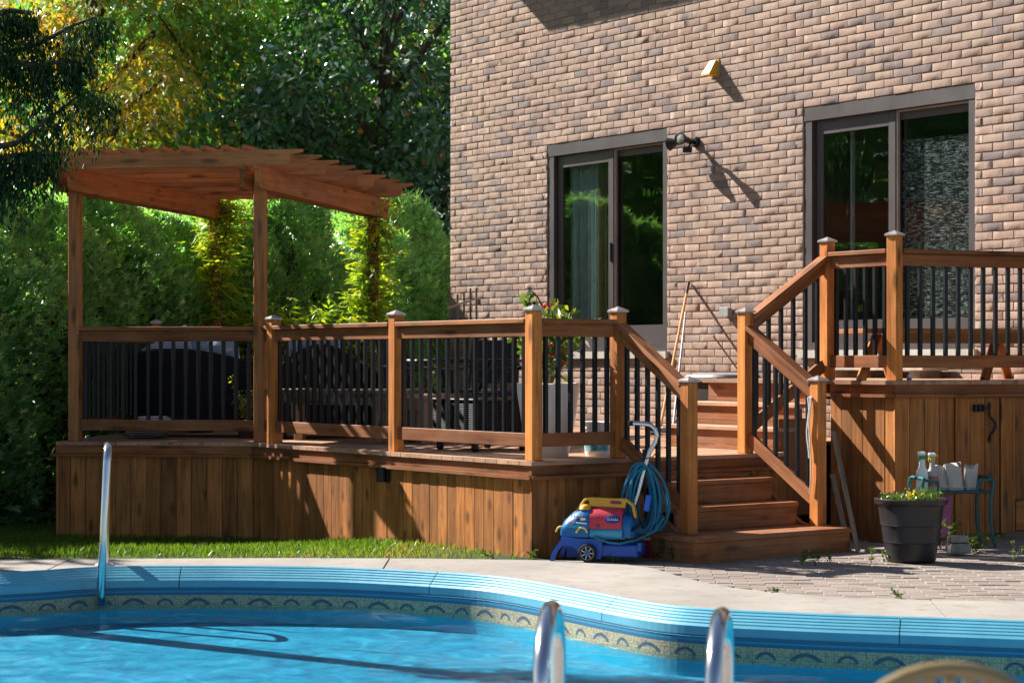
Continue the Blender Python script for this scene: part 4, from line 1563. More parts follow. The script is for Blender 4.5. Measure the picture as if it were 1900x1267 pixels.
link('foliage', leaf_obj('foliage', [(V - np.array(wc_loc)[None], Q, R) for V, Q, R in P], M['weeping'], None, None), wc)

# --- vines on the pergola's rear posts and along the rear rail
def vine(loc, label, pts, n, spread, seed, leaf=0.085):
    t = thing('climbing_vine', loc, label, 'vine')
    r = np.random.default_rng(seed)
    mb = MB(); stems = []
    for k in range(4):
        q = []
        for i in range(15):
            u = i / 14 * (len(pts) - 1.001)
            j = int(u); f = u - j
            p_ = Vector(pts[j]).lerp(Vector(pts[j + 1]), f)
            a = i * 0.9 + k * 1.6
            q.append(p_ + Vector((math.cos(a) * 0.075, math.sin(a) * 0.075, 0)))
        mb.tube(q, 0.008, 5)
        stems.append(q)
    part('stem', mb, M['stem'], t, True)
    S = np.array([tuple(v) for q in stems for v in q])
    C_ = S[r.integers(0, len(S), n)] + r.normal(size=(n, 3)) * np.array(spread)
    out = unit(np.stack([r.normal(size=n), r.normal(size=n) * 0.8, r.normal(size=n) * 0.35 - 0.1], 1))
    P = []
    tone = np.clip(0.5 + 0.25 * r.normal(size=n), 0, 1)
    for k in range(5):                      # pinnate leaf: pairs of leaflets along a stalk
        sd = unit(np.cross(out, np.array([[0, 0, 1.0]])))
        d = out + sd * (0.9 if k % 2 else -0.9) if k < 4 else out
        b = C_ + out * (0.05 * (k // 2 + 0.3))
        V, Q = leaves(b, d, leaf * (0.7 + 0.5 * r.random(n)), leaf * 0.42, r, 0.15, nrm=np.array([[0, 0, 1.0]]))
        P.append((V - np.array(loc)[None], Q, tone))
    link('foliage', leaf_obj('foliage', P, M['vine'], None, None), t)
vine((P01.x, P01.y, Z1), 'sunlit yellow green vine twining up the rear left pergola post', [(P01.x - 0.0, P01.y, Z1), (P01.x + 0.02, P01.y - 0.03, 1.7), (P01.x + 0.02, P01.y, 2.4), (P01.x + 0.12, P01.y, 3.0)], 850, (0.11, 0.08, 0.07), 51)
vine((P11.x, P11.y, Z1), 'bright green vine twining up the rear right pergola post', [(P11.x - 0.08, P11.y, Z1), (P11.x - 0.07, P11.y - 0.03, 1.7), (P11.x - 0.02, P11.y, 2.2), (P11.x, P11.y, 2.85)], 700, (0.09, 0.07, 0.08), 52)
mp = [(P01.x + 0.15, P01.y + 0.1, 1.55), (P01.x + 0.55, P01.y - 0.02, 1.68), (P01.x + 0.95, P01.y - 0.05, 1.5), (P01.x + 1.25, P01.y - 0.1, 1.62), (P11.x - 0.05, P11.y, 1.62)]
vine((P01.x + 0.8, P01.y, Z1), 'low leafy vine spilling along the rear rail between the pergola posts', [(a, b, c - 0.02) for a, b, c in mp], 1400, (0.10, 0.10, 0.15), 53)
vine((P01.x + 0.75, P01.y - 0.6, Z1), 'green foliage behind the wicker chairs below the rear rail', [(P01.x + 0.3, P01.y - 0.35, 0.9), (P01.x + 0.8, P01.y - 0.4, 1.1), (P01.x + 1.5, P01.y - 0.45, 1.1)], 260, (0.16, 0.12, 0.2), 54)

# --- grass
n = 42000
r = np.random.default_rng(77)
gxs = r.uniform(-5.2, 0.25, n * 2)
ey = np.interp(gxs, [e[0] for e in EDGE], [e[1] for e in EDGE])
gys = ey - 0.02 + r.random(n * 2) ** 0.8 * 5.2
rel = np.stack([gxs - CX, gys - CY], 1)
w_ = rel @ np.array(WV); p_ = rel @ np.array(PV)
fac = (gys - FL.y) - (gxs - FL.x) * (E1.y / E1.x)
ok = ((p_ < -0.06) & ((fac < 0.02) | (gxs < FL.x - 0.02)))
ok &= ~((gxs > -0.75) & (r.random(n * 2) < np.clip((gxs + 0.75) / 0.9, 0, 1) ** 0.5))
gxs, gys = gxs[ok][:n], gys[ok][:n]
m = len(gxs)
gz = np.array([lawn_z(a, b) for a, b in zip(gxs, gys)])
dr = np.stack([r.normal(size=m) * 0.35 + 0.1, r.normal(size=m) * 0.35, np.ones(m)], 1)
ln = 0.035 + 0.05 * r.random(m) ** 2
V, Q = leaves(np.stack([gxs, gys, gz], 1), dr, ln, 0.007, r, 0.1)
patch = 0.5 + 0.22 * np.sin(gxs * 2.1 + 1) * np.sin(gys * 1.7)
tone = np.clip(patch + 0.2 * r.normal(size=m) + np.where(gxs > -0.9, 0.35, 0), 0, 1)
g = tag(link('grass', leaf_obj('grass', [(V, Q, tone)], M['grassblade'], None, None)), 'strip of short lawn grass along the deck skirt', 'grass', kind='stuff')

# --- weeds along the joints
def weed(q, label, n, hgt, spread, seed, mat='weed', leaf=0.03):
    r = np.random.default_rng(seed)
    t = thing('weed', q, label, 'weed', 'weeds in the patio joints')
    mb = MB(); S = []
    for k in range(max(2, n // 14)):
        a = r.random() * 6.28
        e = Vector(q) + Vector((math.cos(a) * spread, math.sin(a) * spread * 0.6, hgt * (0.6 + 0.4 * r.random())))
        mid = Vector(q).lerp(e, 0.5) + Vector((0, 0, hgt * 0.12))
        mb.tube([Vector(q), mid, e], 0.0022, 4)
        for u in np.linspace(0.25, 1, 7):
            S.append(np.array(Vector(q).lerp(e, u)) + r.normal(size=3) * 0.006)
    part('stem', mb, M['stem'], t)
    S = np.array(S)
    C_ = S[r.integers(0, len(S), n)]
    dr = r.normal(size=(n, 3)) + np.array([0, 0, 0.3])
    V, Q = leaves(C_, dr, leaf * (0.6 + 0.7 * r.random(n)), leaf * 0.5, r)
    link('foliage', leaf_obj('foliage', [(V - np.array(q)[None], Q, np.clip(0.5 + 0.3 * r.normal(size=n), 0, 1))], M[mat], None, None), t)
for i, (px, py, n_, h_, s_, lab) in enumerate([
    (1490, 1047, 40, 0.09, 0.03, 'small weed by the bottom step, leftmost of the three'),
    (1512, 1046, 50, 0.12, 0.04, 'tallest yellow green weed by the right end of the bottom step'),
    (1540, 1043, 26, 0.10, 0.02, 'thin upright weed just right of the bottom step'),
    (1617, 1043, 34, 0.12, 0.025, 'feathery weed standing left of the black bin'),
    (1648, 1044, 40, 0.09, 0.04, 'bushy weed against the foot of the black bin'),
    (1885, 1042, 36, 0.16, 0.05, 'spiky pale weed near the right edge'),
    (1668, 1108, 24, 0.035, 0.04, 'tiny yellow weed in the paver joint by the concrete'),
    (1440, 1098, 20, 0.03, 0.05, 'flat yellow weed in the paver joint below the stairs'),
    (1220, 1036, 40, 0.13, 0.05, 'leafy weed left of the bottom step beside the brush'),
    (1247, 1038, 44, 0.11, 0.05, 'leafy weed in the shade at the left end of the bottom step'),
    (985, 1036, 44, 0.06, 0.07, 'low weed at the foot of the deck corner'),
    (915, 1036, 40, 0.05, 0.08, 'low weed where the lawn ends by the concrete'),
    (1150, 1042, 40, 0.05, 0.09, 'flat weed under the pool cleaner cart')]):
    weed(U(px, py, 0.0), lab, n_, h_, s_, 200 + i)
q = U(1745, 1018, 0.0)
weed(Vector((q.x, q.y, 0)), 'leafy dark weed between the black bin and the bench', 130, 0.24, 0.13, 260, leaf=0.045)
q = U(1812, 1022, 0.0)
weed(Vector((q.x, q.y, 0)), 'clump of weed round the bench foot', 130, 0.14, 0.15, 261, leaf=0.045)

# ================================================================== THINGS ON THE WALL
RWm = Matrix.Rotation(WANG, 3, 'Z')
def wl(base, a, b, c):
    """local (along wall to the right, out of the wall, up) from a point on the wall"""
    return Vector(base) + Vector((WV.x * a - PV.x * b, WV.y * a - PV.y * b, c))

# vent hood
vb = WPT(1327, 128, 0.0)
v = thing('wall_vent', vb, 'small yellow vent hood high on the brick wall', 'vent')
mb = MB()
hood = [(0.0, 0.075), (0.03, 0.078), (0.125, -0.055), (0.128, -0.075), (0.0, -0.075)]
vs = []
for s in (-1, 1):
    for (b, c) in hood:
        wd = 0.042 if b < 0.05 else 0.06
        vs.append(wl(vb, s * wd, b + 0.004, c))
n = len(hood)
mb.add(vs, [tuple(range(n)), tuple(range(2 * n - 1, n - 1, -1))] + [(i + n, (i + 1) % n + n, (i + 1) % n, i) for i in range(n - 1)])
part('hood', mb, plain('yellow_plastic', (0.62, 0.33, 0.045), 0.45, var=0.06), v)
mb = MB(); mb.box(wl(vb, 0, 0.004, 0.0), (0.125, 0.012, 0.175), RWm)
part('back_plate', mb, plain('aged_yellow_plate', (0.45, 0.30, 0.12), 0.6), v)

# flood light with two heads and a sensor
fb = WPT(1292, 264, 0.0)
fl_ = thing('flood_light', fb, 'black twin flood light with motion sensor beside the left door', 'flood light')
mb = MB()
Rp = Matrix((Vector((WV.x, WV.y, 0)), Vector((0, 0, 1)), Vector((-PV.x, -PV.y, 0)))).transposed()
mb.lathe([(0.055, 0), (0.055, 0.02), (0.04, 0.035)], 20, wl(fb, 0, 0.0, 0), Rp)
mb.tube([wl(fb, 0, 0.03, 0), wl(fb, 0, 0.12, 0.0)], 0.022, 10)
part('base', mb, M['black'], fl_, True)
def head(a0, direction, nm_lens):
    d = Vector(direction).normalized()
    o = d.orthogonal().normalized(); q = d.cross(o)
    R = Matrix((o, q, d)).transposed()
    st = wl(fb, a0, 0.16, 0.005)
    m = MB(); m.lathe([(0.018, -0.02), (0.026, 0.0), (0.032, 0.05), (0.062, 0.115), (0.066, 0.135), (0.06, 0.137)], 24, st, R, caps=False)
    m.tube([wl(fb, 0, 0.115, 0), st], 0.016, 8)
    h = part('lamp_head', m, M['black'], fl_, True)
    m = MB(); m.lathe([(0.058, 0.124), (0.05, 0.130), (0.001, 0.134)], 24, st, R)
    part('lens', m, plain('lamp_lens', (0.55, 0.48, 0.42), 0.15, 0.4), h, True)
wl3 = lambda a, b, c: Vector((WV.x * a - PV.x * b, WV.y * a - PV.y * b, c))
head(-0.06, wl3(-0.95, 0.35, -0.2), 1)
head(0.06, wl3(0.25, 1.0, 0.05) + Vector((-0.3, -0.2, 0)), 2)
mb = MB(); mb.tube([wl(fb, 0, 0.07, -0.01), wl(fb, 0.0, 0.11, -0.06)], 0.012, 8)
mb.box(wl(fb, 0.0, 0.12, -0.085), (0.07, 0.07, 0.055), RWm, ch=0.008)
part('sensor', mb, M['black'], fl_)

# outlet box with its cover
ob = WPT(1353, 579, 0.0)
ou = thing('outlet_box', ob, 'small grey outlet box with cover on the brick wall', 'outlet')
mb = MB(); mb.box(wl(ob, 0, 0.035, 0), (0.11, 0.06, 0.075), RWm, ch=0.006)
part('box', mb, M['greyplastic'], ou)
mb = MB(); mb.box(wl(ob, 0, 0.072, 0.0), (0.13, 0.012, 0.09), RWm, ch=0.004)
part('cover', mb, plain('outlet_cover', (0.30, 0.31, 0.30), 0.5), ou)

# brooms leaning on the wall
def pole(name, label, top, bot, r, mat, tipmat=None, tip=0.16, head=None):
    t = thing(name, (bot.x, bot.y, Z1), label, name.split('_')[-1] if False else 'broom')
    mb = MB(); e = top.lerp(bot, tip / (top - bot).length)
    mb.tube([e, bot], r, 8)
    part('stick', mb, mat, t, True)
    if tipmat:
        mb = MB(); mb.tube([top, e], r * 1.15, 8)
        part('grip', mb, tipmat, t, True)
    mb = MB()
    mb.box(bot + Vector((0, 0, 0.06)), (0.30, 0.04, 0.05), RWm, ch=0.01)
    part('brush_block', mb, M['brownplastic'], t)
    mb = MB(); mb.box(bot + Vector((0, 0, 0.016)), (0.28, 0.05, 0.03), RWm)
    part('bristles', mb, M['oldwood'], t)
tp = WPT(1278, 524, 0.02); bt = WPT(1232, 700, 0.32); bt = Vector((bt.x, bt.y, Z1 + 0.01))
k = (1222 - 950) / F
pole('broom', 'broom with orange stick and black grip leaning on the brick wall', tp, Vector((k * 18.55, 18.55, Z1 + 0.01)), 0.013, plain('orange_stick', (0.55, 0.24, 0.05), 0.5), M['black'])
tp = WPT(1274, 561, 0.02)
k = (1247 - 950) / F
pole('broom', 'shorter broom with grey metal stick leaning on the brick wall', tp, Vector((k * 18.45, 18.45, Z1 + 0.01)), 0.011, plain('grey_stick', (0.26, 0.22, 0.23), 0.4, 0.3), None)

# trellis by the house corner
tb = D(862, 640, 20.6)
tr = thing('wood_trellis', (tb.x, tb.y, Z1), 'small weathered fan trellis with a slanted slat near the house corner', 'trellis')
for (px, y0) in ((834, 535), (849, 546), (861, 544), (873, 535), (884, 534)):
    mb = MB(); a = D(px, y0, 20.6); mb.beam(a, (a.x, a.y + 0.02, Z1), 0.02, 0.014)
    part('upright', mb, M['oldwood'], tr)
mb = MB(); mb.beam(D(829, 572, 20.58), D(887, 553, 20.58), 0.012, 0.02)
part('slat', mb, plain('pale_slat', (0.45, 0.38, 0.30), 0.8), tr)
# plant stake with a green clip
sb = D(1012, 600, 15.6)
sk = thing('plant_stake', (sb.x, sb.y, Z1), 'thin dark stake with a green clip above the planter', 'stake')
mb = MB(); mb.tube([D(1018, 700, 15.6), D(1008, 572, 15.6), D(998, 552, 15.6), D(988, 541, 15.6), D(981, 539, 15.6)], 0.006, 6)
part('rod', mb, M['darkmetal'], sk, True)
mb = MB(); c = D(982, 543, 15.6); mb.box(c, (0.035, 0.012, 0.03), None, ch=0.003); mb.box(c + Vector((0.016, 0, -0.016)), (0.008, 0.01, 0.02))
part('clip', mb, plain('green_clip', (0.03, 0.42, 0.22), 0.5), sk)

# door step slab on the raised deck
ds = L(-1.05, PW - 0.19, Z2)
st = thing('door_step', ds, 'pale concrete slab step below the right sliding door', 'step')
mb = MB(); mb.box(ds + Vector((0, 0, 0.095)), (1.25, 0.33, 0.055), RWm, ch=0.006)
part('slab', mb, M['concrete_light'], st)
for dx in (-0.5, 0.5):
    mb = MB(); mb.box(ds + RWm @ Vector((dx, 0, 0.033)), (0.12, 0.26, 0.066), RWm)
    part('block', mb, M['stone'], st)

# ================================================================== THINGS ON THE DECKS
# storage bin with a grey lid
bb = L(-1.72, 3.35, Z1)
bn = thing('deck_bin', bb, 'brown bin with grey domed lid between the steps and the left door', 'bin')
mb = MB(); mb.lathe([(0.20, 0.0), (0.215, 0.05), (0.245, 0.53)], 28, bb, RWm, sq=0.6)
part('body', mb, M['brownplastic'], bn, True)
mb = MB(); mb.lathe([(0.265, 0.525), (0.272, 0.53), (0.272, 0.565), (0.255, 0.585), (0.16, 0.60), (0.002, 0.606)], 28, bb, RWm, sq=0.6)
part('lid', mb, M['greyplastic'], bn, 30)

# tall white planter with a flowering shrub
pb_ = D(1017, 848, 14.62); pb_.z = Z1
pl = thing('planter', pb_, 'tall tapered off white planter behind the short railing', 'planter')
mb = MB()
mb.lathe([(0.145, 0.0), (0.15, 0.01), (0.20, 0.28), (0.232, 0.50), (0.238, 0.535), (0.225, 0.54), (0.215, 0.50)], 32, pb_)
part('pot', mb, M['whiteplastic'], pl, 30)
mb = MB(); mb.lathe([(0.214, 0.47), (0.1, 0.485), (0.002, 0.49)], 24, pb_)
part('soil', mb, plain('potting_soil', (0.05, 0.035, 0.025), 0.95), pl)
def shrub(loc, label, h, rad, n, seed, nf, leafm='shrub', leaf=0.07, fm='flower', name='flowering_shrub'):
    t = thing(name, loc, label, 'shrub')
    r = np.random.default_rng(seed)
    mb = MB(); S = []
    for k in range(14):
        a = k * 2.4; R_ = rad * (0.35 + 0.65 * r.random()); zz = h * (0.45 + 0.55 * r.random())
        q = [Vector(loc), Vector(loc) + Vector((math.cos(a) * R_ * 0.4, math.sin(a) * R_ * 0.4, zz * 0.55)), Vector(loc) + Vector((math.cos(a) * R_, math.sin(a) * R_, zz))]
        mb.tube(q, [0.008, 0.006, 0.003], 5)
        for u in np.linspace(0.3, 1, 10):
            p_ = q[0].lerp(q[1], u * 2) if u < 0.5 else q[1].lerp(q[2], u * 2 - 1)
            S.append(tuple(p_))
    part('stem', mb, M['stem'], t, True)
    S = np.array(S)
    C_ = S[r.integers(0, len(S), n)] + r.normal(size=(n, 3)) * 0.02
    dr = unit(C_ - np.array(loc)[None]) + r.normal(size=(n, 3)) * 0.8
    V, Q = leaves(C_, dr, leaf * (0.6 + 0.7 * r.random(n)), leaf * 0.42, r, 0.15)
    link('foliage', leaf_obj('foliage', [(V - np.array(loc)[None], Q, np.clip(0.5 + 0.28 * r.normal(size=n), 0, 1))], M[leafm], None, None), t)
    if nf:
        P = []
        C_ = S[r.integers(len(S) // 8, len(S), nf)] + r.normal(size=(nf, 3)) * 0.03 + np.array([0, 0, 0.02])
        P_c = np.repeat(C_, 16, 0)
        d = r.normal(size=(len(P_c), 3)) + np.array([0, 0, 0.5])
        V, Q = leaves(P_c, d, 0.026, 0.018, r)
        link('blossoms', leaf_obj('blossoms', [(V - np.array(loc)[None], Q, np.repeat(r.random(nf), 16))], M[fm], None, None), t)
    return t
shrub((pb_.x, pb_.y, Z1 + 0.48), 'lantana like shrub with red flowers in the white planter', 0.70, 0.34, 900, 301, 26, leaf=0.085)
# white bucket with a teal label
wb = D(1109, 846, 14.75); wb.z = Z1
bk = thing('plastic_bucket', wb, 'white plastic bucket with a teal label beside the planter', 'bucket')
mb = MB(); mb.lathe([(0.088, 0), (0.095, 0.02), (0.104, 0.19), (0.112, 0.195), (0.112, 0.205), (0.106, 0.208), (0.108, 0.235)], 28, wb)
part('pail', mb, M['whiteplastic'], bk, 30)
mb = MB(); mb.lathe([(0.117, 0.235), (0.118, 0.25), (0.10, 0.256), (0.002, 0.255)], 28, wb)
part('lid', mb, M['whiteplastic'], bk, 30)
mb = MB()
vs = []; fs = []
for i in range(13):
    a = math.radians(-165 + i * 12.5)
    for (rr, zz) in ((0.0965, 0.04), (0.1005, 0.115)):
        vs.append(wb + Vector((math.cos(a) * rr, math.sin(a) * rr, zz)))
for i in range(12): fs.append((2 * i, 2 * i + 2, 2 * i + 3, 2 * i + 1))
mb.add(vs, fs)
def lab():
    t = NT('teal_label_print')
    k = t.ramp(t.noise(t.objc(), 22, 3), [(0.4, (0.02, 0.25, 0.33)), (0.55, (0.10, 0.42, 0.52)), (0.7, (0.6, 0.7, 0.7))])
    return t.done(t.bsdf(k, 0.5))
part('label', mb, lab(), bk)

# wicker chairs and sofa
M['cushion'] = plain('navy_cushion', (0.02, 0.022, 0.035), 0.85)
def striped(name, a, b, axis='X', sc=16):
    t = NT(name)
    w1 = t.n('TexWave'); w1.bands_direction = axis
    t.l(t.objc(), w1.inputs[0]); w1.inputs['Scale'].default_value = sc
    w1.inputs['Distortion'].default_value = 0.4
    k = t.ramp(w1.outputs[1], [(0.42, a), (0.52, b)])
    return t.done(t.bsdf(k, 0.85, 0, 0.2))
M['stripe'] = striped('striped_cushion', (0.62, 0.62, 0.60), (0.10, 0.14, 0.22), 'Z', 14)
M['stripe2'] = striped('teal_striped_cushion', (0.42, 0.55, 0.58), (0.12, 0.22, 0.30), 'X', 18)
M['stripe3'] = striped('beige_striped_cushion', (0.52, 0.44, 0.40), (0.08, 0.07, 0.08), 'Z', 6)
def floral():
    t = NT('floral_cushion')
    vo = t.n('TexVoronoi'); vo.inputs['Scale'].default_value = 17; t.l(t.objc(), vo.inputs['Vector'])
    k = t.mix(t.ramp(vo.outputs['Distance'], [(0.28, (0, 0, 0)), (0.36, (1, 1, 1))]), vo.outputs['Color'], (0.03, 0.06, 0.11))
    k = t.mix(0.6, k, t.ramp(vo.outputs['Distance'], [(0.2, (0.55, 0.42, 0.38)), (0.5, (0.35, 0.45, 0.52))]))
    return t.done(t.bsdf(k, 0.85, 0, 0.2))
M['floral'] = floral()
def pillow(par, c, size, R, mat, name='cushion'):
    """soft square cushion"""
    mb = MB(); vs = []; fs = []
    N = 8
    for s in (1, -1):
        for j in range(N + 1):
            for i in range(N + 1):
                u, v_ = i / N * 2 - 1, j / N * 2 - 1
                th = (max(0, (1 - u ** 4) * (1 - v_ ** 4))) ** 0.55
                pin = 1 - 0.07 * (1 - abs(v_)) * abs(u) ** 3 - 0.07 * (1 - abs(u)) * abs(v_) ** 3
                vs.append(Vector(c) + R @ Vector((u * size[0] / 2 * pin, s * th * size[1] / 2, v_ * size[2] / 2 * pin)))
        o = (0 if s == 1 else (N + 1) ** 2)
        for j in range(N):
            for i in range(N):
                a = o + j * (N + 1) + i
                q = (a, a + 1, a + N + 2, a + N + 1)
                fs.append(q if s == -1 else q[::-1])
    mb.add(vs, fs)
    return part(name, mb, mat, par, True)
def wicker_chair(loc, ang, label, wdt, cush=None, back=0.78, arm=0.6, slope=0.0, pil=()):
    """low wicker armchair: curved back shell falling to the arms, seat box, feet, cushion"""
    t = thing('wicker_chair', loc, label, 'wicker chair')
    R = Matrix.Rotation(ang, 3, 'Z')
    lo = Vector(loc)
    dp = 0.72
    mb = MB(); vs = []; fs = []
    N = 28
    path = []
    for i in range(N + 1):                  # plan: U shape, open to local -y
        u = i / N
        if u < 0.28: q = (-wdt / 2, -dp / 2 + (dp - 0.16) * u / 0.28); b = 0
        elif u > 0.72: q = (wdt / 2, -dp / 2 + (dp - 0.16) * (1 - u) / 0.28); b = 0
        else:
            a = (u - 0.28) / 0.44
            q = (-wdt / 2 * math.cos(math.pi * a) if False else -wdt / 2 + wdt * a, dp / 2 - 0.16 + 0.16 * math.sin(math.pi * a) ** 0.5); b = math.sin(math.pi * a) ** 0.7
        hh = arm + (back - arm) * b + slope * q[0]
        path.append((q, hh))
    for (q, hh) in path:
        for (off, zz) in ((0.0, 0.10), (0.0, hh - 0.02), (-0.012, hh), (-0.06, hh), (-0.072, hh - 0.02), (-0.072, 0.12)):
            n_ = Vector((q[0] / (wdt / 2), max(0, q[1]) / (dp / 2), 0))
            n_ = n_.normalized() if n_.length > 0 else Vector((1, 0, 0))
            vs.append(lo + R @ Vector((q[0] + n_.x * off, q[1] + n_.y * off, zz)))
    K = 6
    for i in range(N):
        for k in range(K):
            a = i * K + k; b2 = i * K + (k + 1) % K
            fs.append((a, b2, b2 + K, a + K))
    fs.append(tuple(range(K))); fs.append(tuple(N * K + k for k in range(K))[::-1])
    mb.add(vs, fs)
    part('shell', mb, M['wicker'], t, True)
    mb = MB(); mb.box(lo + R @ Vector((0, -0.03, 0.22)), (wdt - 0.16, dp - 0.12, 0.24), R, ch=0.02)
    part('seat_base', mb, M['wicker'], t)
    for sx in (-1, 1):
        for sy in (-1, 1):
            mb = MB(); mb.tube([lo + R @ Vector((sx * (wdt / 2 - 0.06), sy * (dp / 2 - 0.08), 0.0)), lo + R @ Vector((sx * (wdt / 2 - 0.06), sy * (dp / 2 - 0.08), 0.14))], 0.022, 8)
            part('leg', mb, M['darkmetal'], t)
    pillow(t, lo + R @ Vector((0, -0.04, 0.40)), (wdt - 0.2, 0.14, dp - 0.2), R @ Matrix.Rotation(math.radians(90), 3, 'X'), M['cushion'], 'seat_cushion')
    for (dx, mat, tilt, sz) in pil:
        pillow(t, lo + R @ Vector((dx, dp / 2 - 0.22, 0.47 + sz / 2)), (sz, 0.16, sz), R @ Matrix.Rotation(tilt, 3, 'Y') @ Matrix.Rotation(math.radians(-14), 3, 'X'), M[mat], 'cushion')
    return t
def dz(px, d, z=Z1):
    return Vector(((px - 950) / F * d, d, z))
wicker_chair(dz(395, 18.7), math.radians(170), 'black wicker sofa with striped and floral cushions under the pergola', 1.35, back=0.80, arm=0.70, slope=0.12,
             pil=((0.30, 'stripe', 0.5, 0.50), (-0.10, 'floral', 0.15, 0.46)))
wicker_chair(dz(575, 18.3), math.radians(205), 'black wicker chair with teal striped cushion behind the front railing', 0.85, back=0.86, pil=((0.0, 'stripe2', 0.1, 0.56),))
wicker_chair(dz(665, 19.0), math.radians(140), 'empty black wicker chair near the rear right pergola post', 0.80, back=0.80)
# red flowers standing behind the sofa
shrub(tuple(dz(372, 19.7, Z1 + 0.3)), 'red flowering shrub in a pot behind the wicker sofa', 0.82, 0.30, 260, 311, 60)
fp = dz(372, 19.7)
t = thing('flower_pot', fp, 'dark clay pot of the red flowers behind the wicker sofa', 'pot')
mb = MB(); mb.lathe([(0.13, 0), (0.18, 0.28), (0.19, 0.30), (0.17, 0.31), (0.002, 0.29)], 20, fp)
part('pot', mb, plain('dark_clay', (0.06, 0.035, 0.03), 0.8), t, 30)
shrub(tuple(dz(458, 18.15, Z1 + 0.12)), 'yellow green bushy plant behind the pergola post', 0.42, 0.15, 420, 312, 0, 'vine', 0.035, name='potted_plant')
fp = dz(458, 18.15)
t = thing('flower_pot', fp, 'small pot of the yellow green plant', 'pot')
mb = MB(); mb.lathe([(0.07, 0), (0.09, 0.12), (0.095, 0.13), (0.08, 0.13), (0.002, 0.12)], 18, fp)
part('pot', mb, plain('dark_clay_small', (0.06, 0.035, 0.03), 0.8), t, 30)
# cushion that has slid to the floor, with folding legs behind it
fl2 = dz(278, 18.0)
t = thing('floor_cushion', fl2, 'striped cushion dropped on the deck floor by the side railing', 'cushion')
pillow(t, fl2 + Vector((0, 0, 0.10)), (0.42, 0.16, 0.36), Matrix.Rotation(math.radians(25), 3, 'Z') @ Matrix.Rotation(math.radians(68), 3, 'X'), M['stripe'], 'cushion_body')
# low wooden coffee table
def table(loc, ang, label, lx, ly, h, mat, top=0.04, apron=0.09, leg=0.08, glass=False):
    t = thing('deck_table', loc, label, 'table')
    R = Matrix.Rotation(ang, 3, 'Z'); lo = Vector(loc)
    nb_ = max(2, round(ly / 0.13))
    for i in range(nb_):
        mb = MB(); mb.box(lo + R @ Vector((0, -ly / 2 + (i + 0.5) * ly / nb_, h - top / 2)), (lx, ly / nb_ - 0.006, top), R, ch=0.003)
        part('top_board', mb, mat, t)
    for sx in (-1, 1):
        for sy in (-1, 1):
            mb = MB(); mb.box(lo + R @ Vector((sx * (lx / 2 - leg), sy * (ly / 2 - leg), (h - top) / 2)), (leg, leg, h - top - 0.002), R, ch=0.003)
            part('leg', mb, mat, t)
    for sy in (-1, 1):
        mb = MB(); mb.box(lo + R @ Vector((0, sy * (ly / 2 - leg), h - top - apron / 2 - 0.002)), (lx - 3 * leg, 0.03, apron), R)
        part('apron', mb, mat, t)
table(dz(640, 17.3), math.radians(-20), 'low dark wooden coffee table behind the front railing', 1.25, 0.62, 0.46, M['oldwood'])
table(dz(770, 17.2), math.radians(-30), 'small slatted wooden side table near the middle post', 0.62, 0.5, 0.42, M['deck'])
# glass topped dining table with metal chairs
gt = dz(860, 17.4)
t = thing('patio_table', gt, 'round black metal patio table with glass top behind the railing', 'table')
mb = MB(); mb.lathe([(0.55, 0.705), (0.55, 0.712), (0.002, 0.712)], 36, gt); part('glass_top', mb, M['glass'], t)
mb = MB(); mb.tube([gt + Vector((math.cos(a) * 0.555, math.sin(a) * 0.555, 0.705)) for a in np.linspace(0, 2 * math.pi, 36, endpoint=False)], 0.016, 8, closed=True)
part('rim', mb, M['black'], t, True)
for k in range(4):
    a = k * math.pi / 2 + 0.5
    mb = MB(); mb.tube([gt + Vector((math.cos(a) * 0.5, math.sin(a) * 0.5, 0.70)), gt + Vector((math.cos(a) * 0.25, math.sin(a) * 0.25, 0.4)), gt + Vector((math.cos(a) * 0.42, math.sin(a) * 0.42, 0.0))], 0.016, 8)
    part('leg', mb, M['black'], t, True)
def metal_chair(loc, ang, label):
    t = thing('patio_chair', loc, label, 'chair', 'metal chairs at the patio table')
    R = Matrix.Rotation(ang, 3, 'Z'); lo = Vector(loc)
    P_ = lambda *v: lo + R @ Vector(v)
    for s in (-1, 1):
        mb = MB(); mb.tube([P_(s * 0.24, -0.24, 0), P_(s * 0.24, -0.22, 0.42), P_(s * 0.25, -0.22, 0.62), P_(s * 0.26, 0.1, 0.64), P_(s * 0.25, 0.26, 0.66)], 0.013, 8); part('arm', mb, M['black'], t, True)
        mb = MB(); mb.tube([P_(s * 0.24, 0.30, 0), P_(s * 0.24, 0.2, 0.42), P_(s * 0.23, 0.30, 0.92)], 0.013, 8); part('rear_leg', mb, M['black'], t, True)
    mb = MB(); mb.box(P_(0, -0.01, 0.43), (0.47, 0.44, 0.03), R, ch=0.008); part('seat', mb, M['cushion'], t)
    mb = MB(); vs = []
    for (y, z) in ((0.225, 0.5), (0.295, 0.90)):
        for x in (-0.22, 0.22): vs.append(P_(x, y, z))
    for (y, z) in ((0.245, 0.5), (0.315, 0.90)):
        for x in (-0.22, 0.22): vs.append(P_(x, y, z))
    mb.add(vs, [(0, 1, 3, 2), (5, 4, 6, 7), (0, 4, 5, 1), (2, 3, 7, 6), (0, 2, 6, 4), (1, 5, 7, 3)]); part('backrest', mb, M['cushion'], t)
    mb = MB(); mb.tube([P_(-0.23, 0.30, 0.92), P_(0, 0.31, 0.95), P_(0.23, 0.30, 0.92)], 0.013, 8); part('top_bar', mb, M['black'], t, True)
metal_chair(dz(775, 18.2), math.radians(60), 'black metal chair left of the round patio table')
metal_chair(dz(900, 18.4), math.radians(-20), 'black metal chair behind the round patio table')
metal_chair(dz(935, 16.9), math.radians(-100), 'black metal chair right of the round patio table')
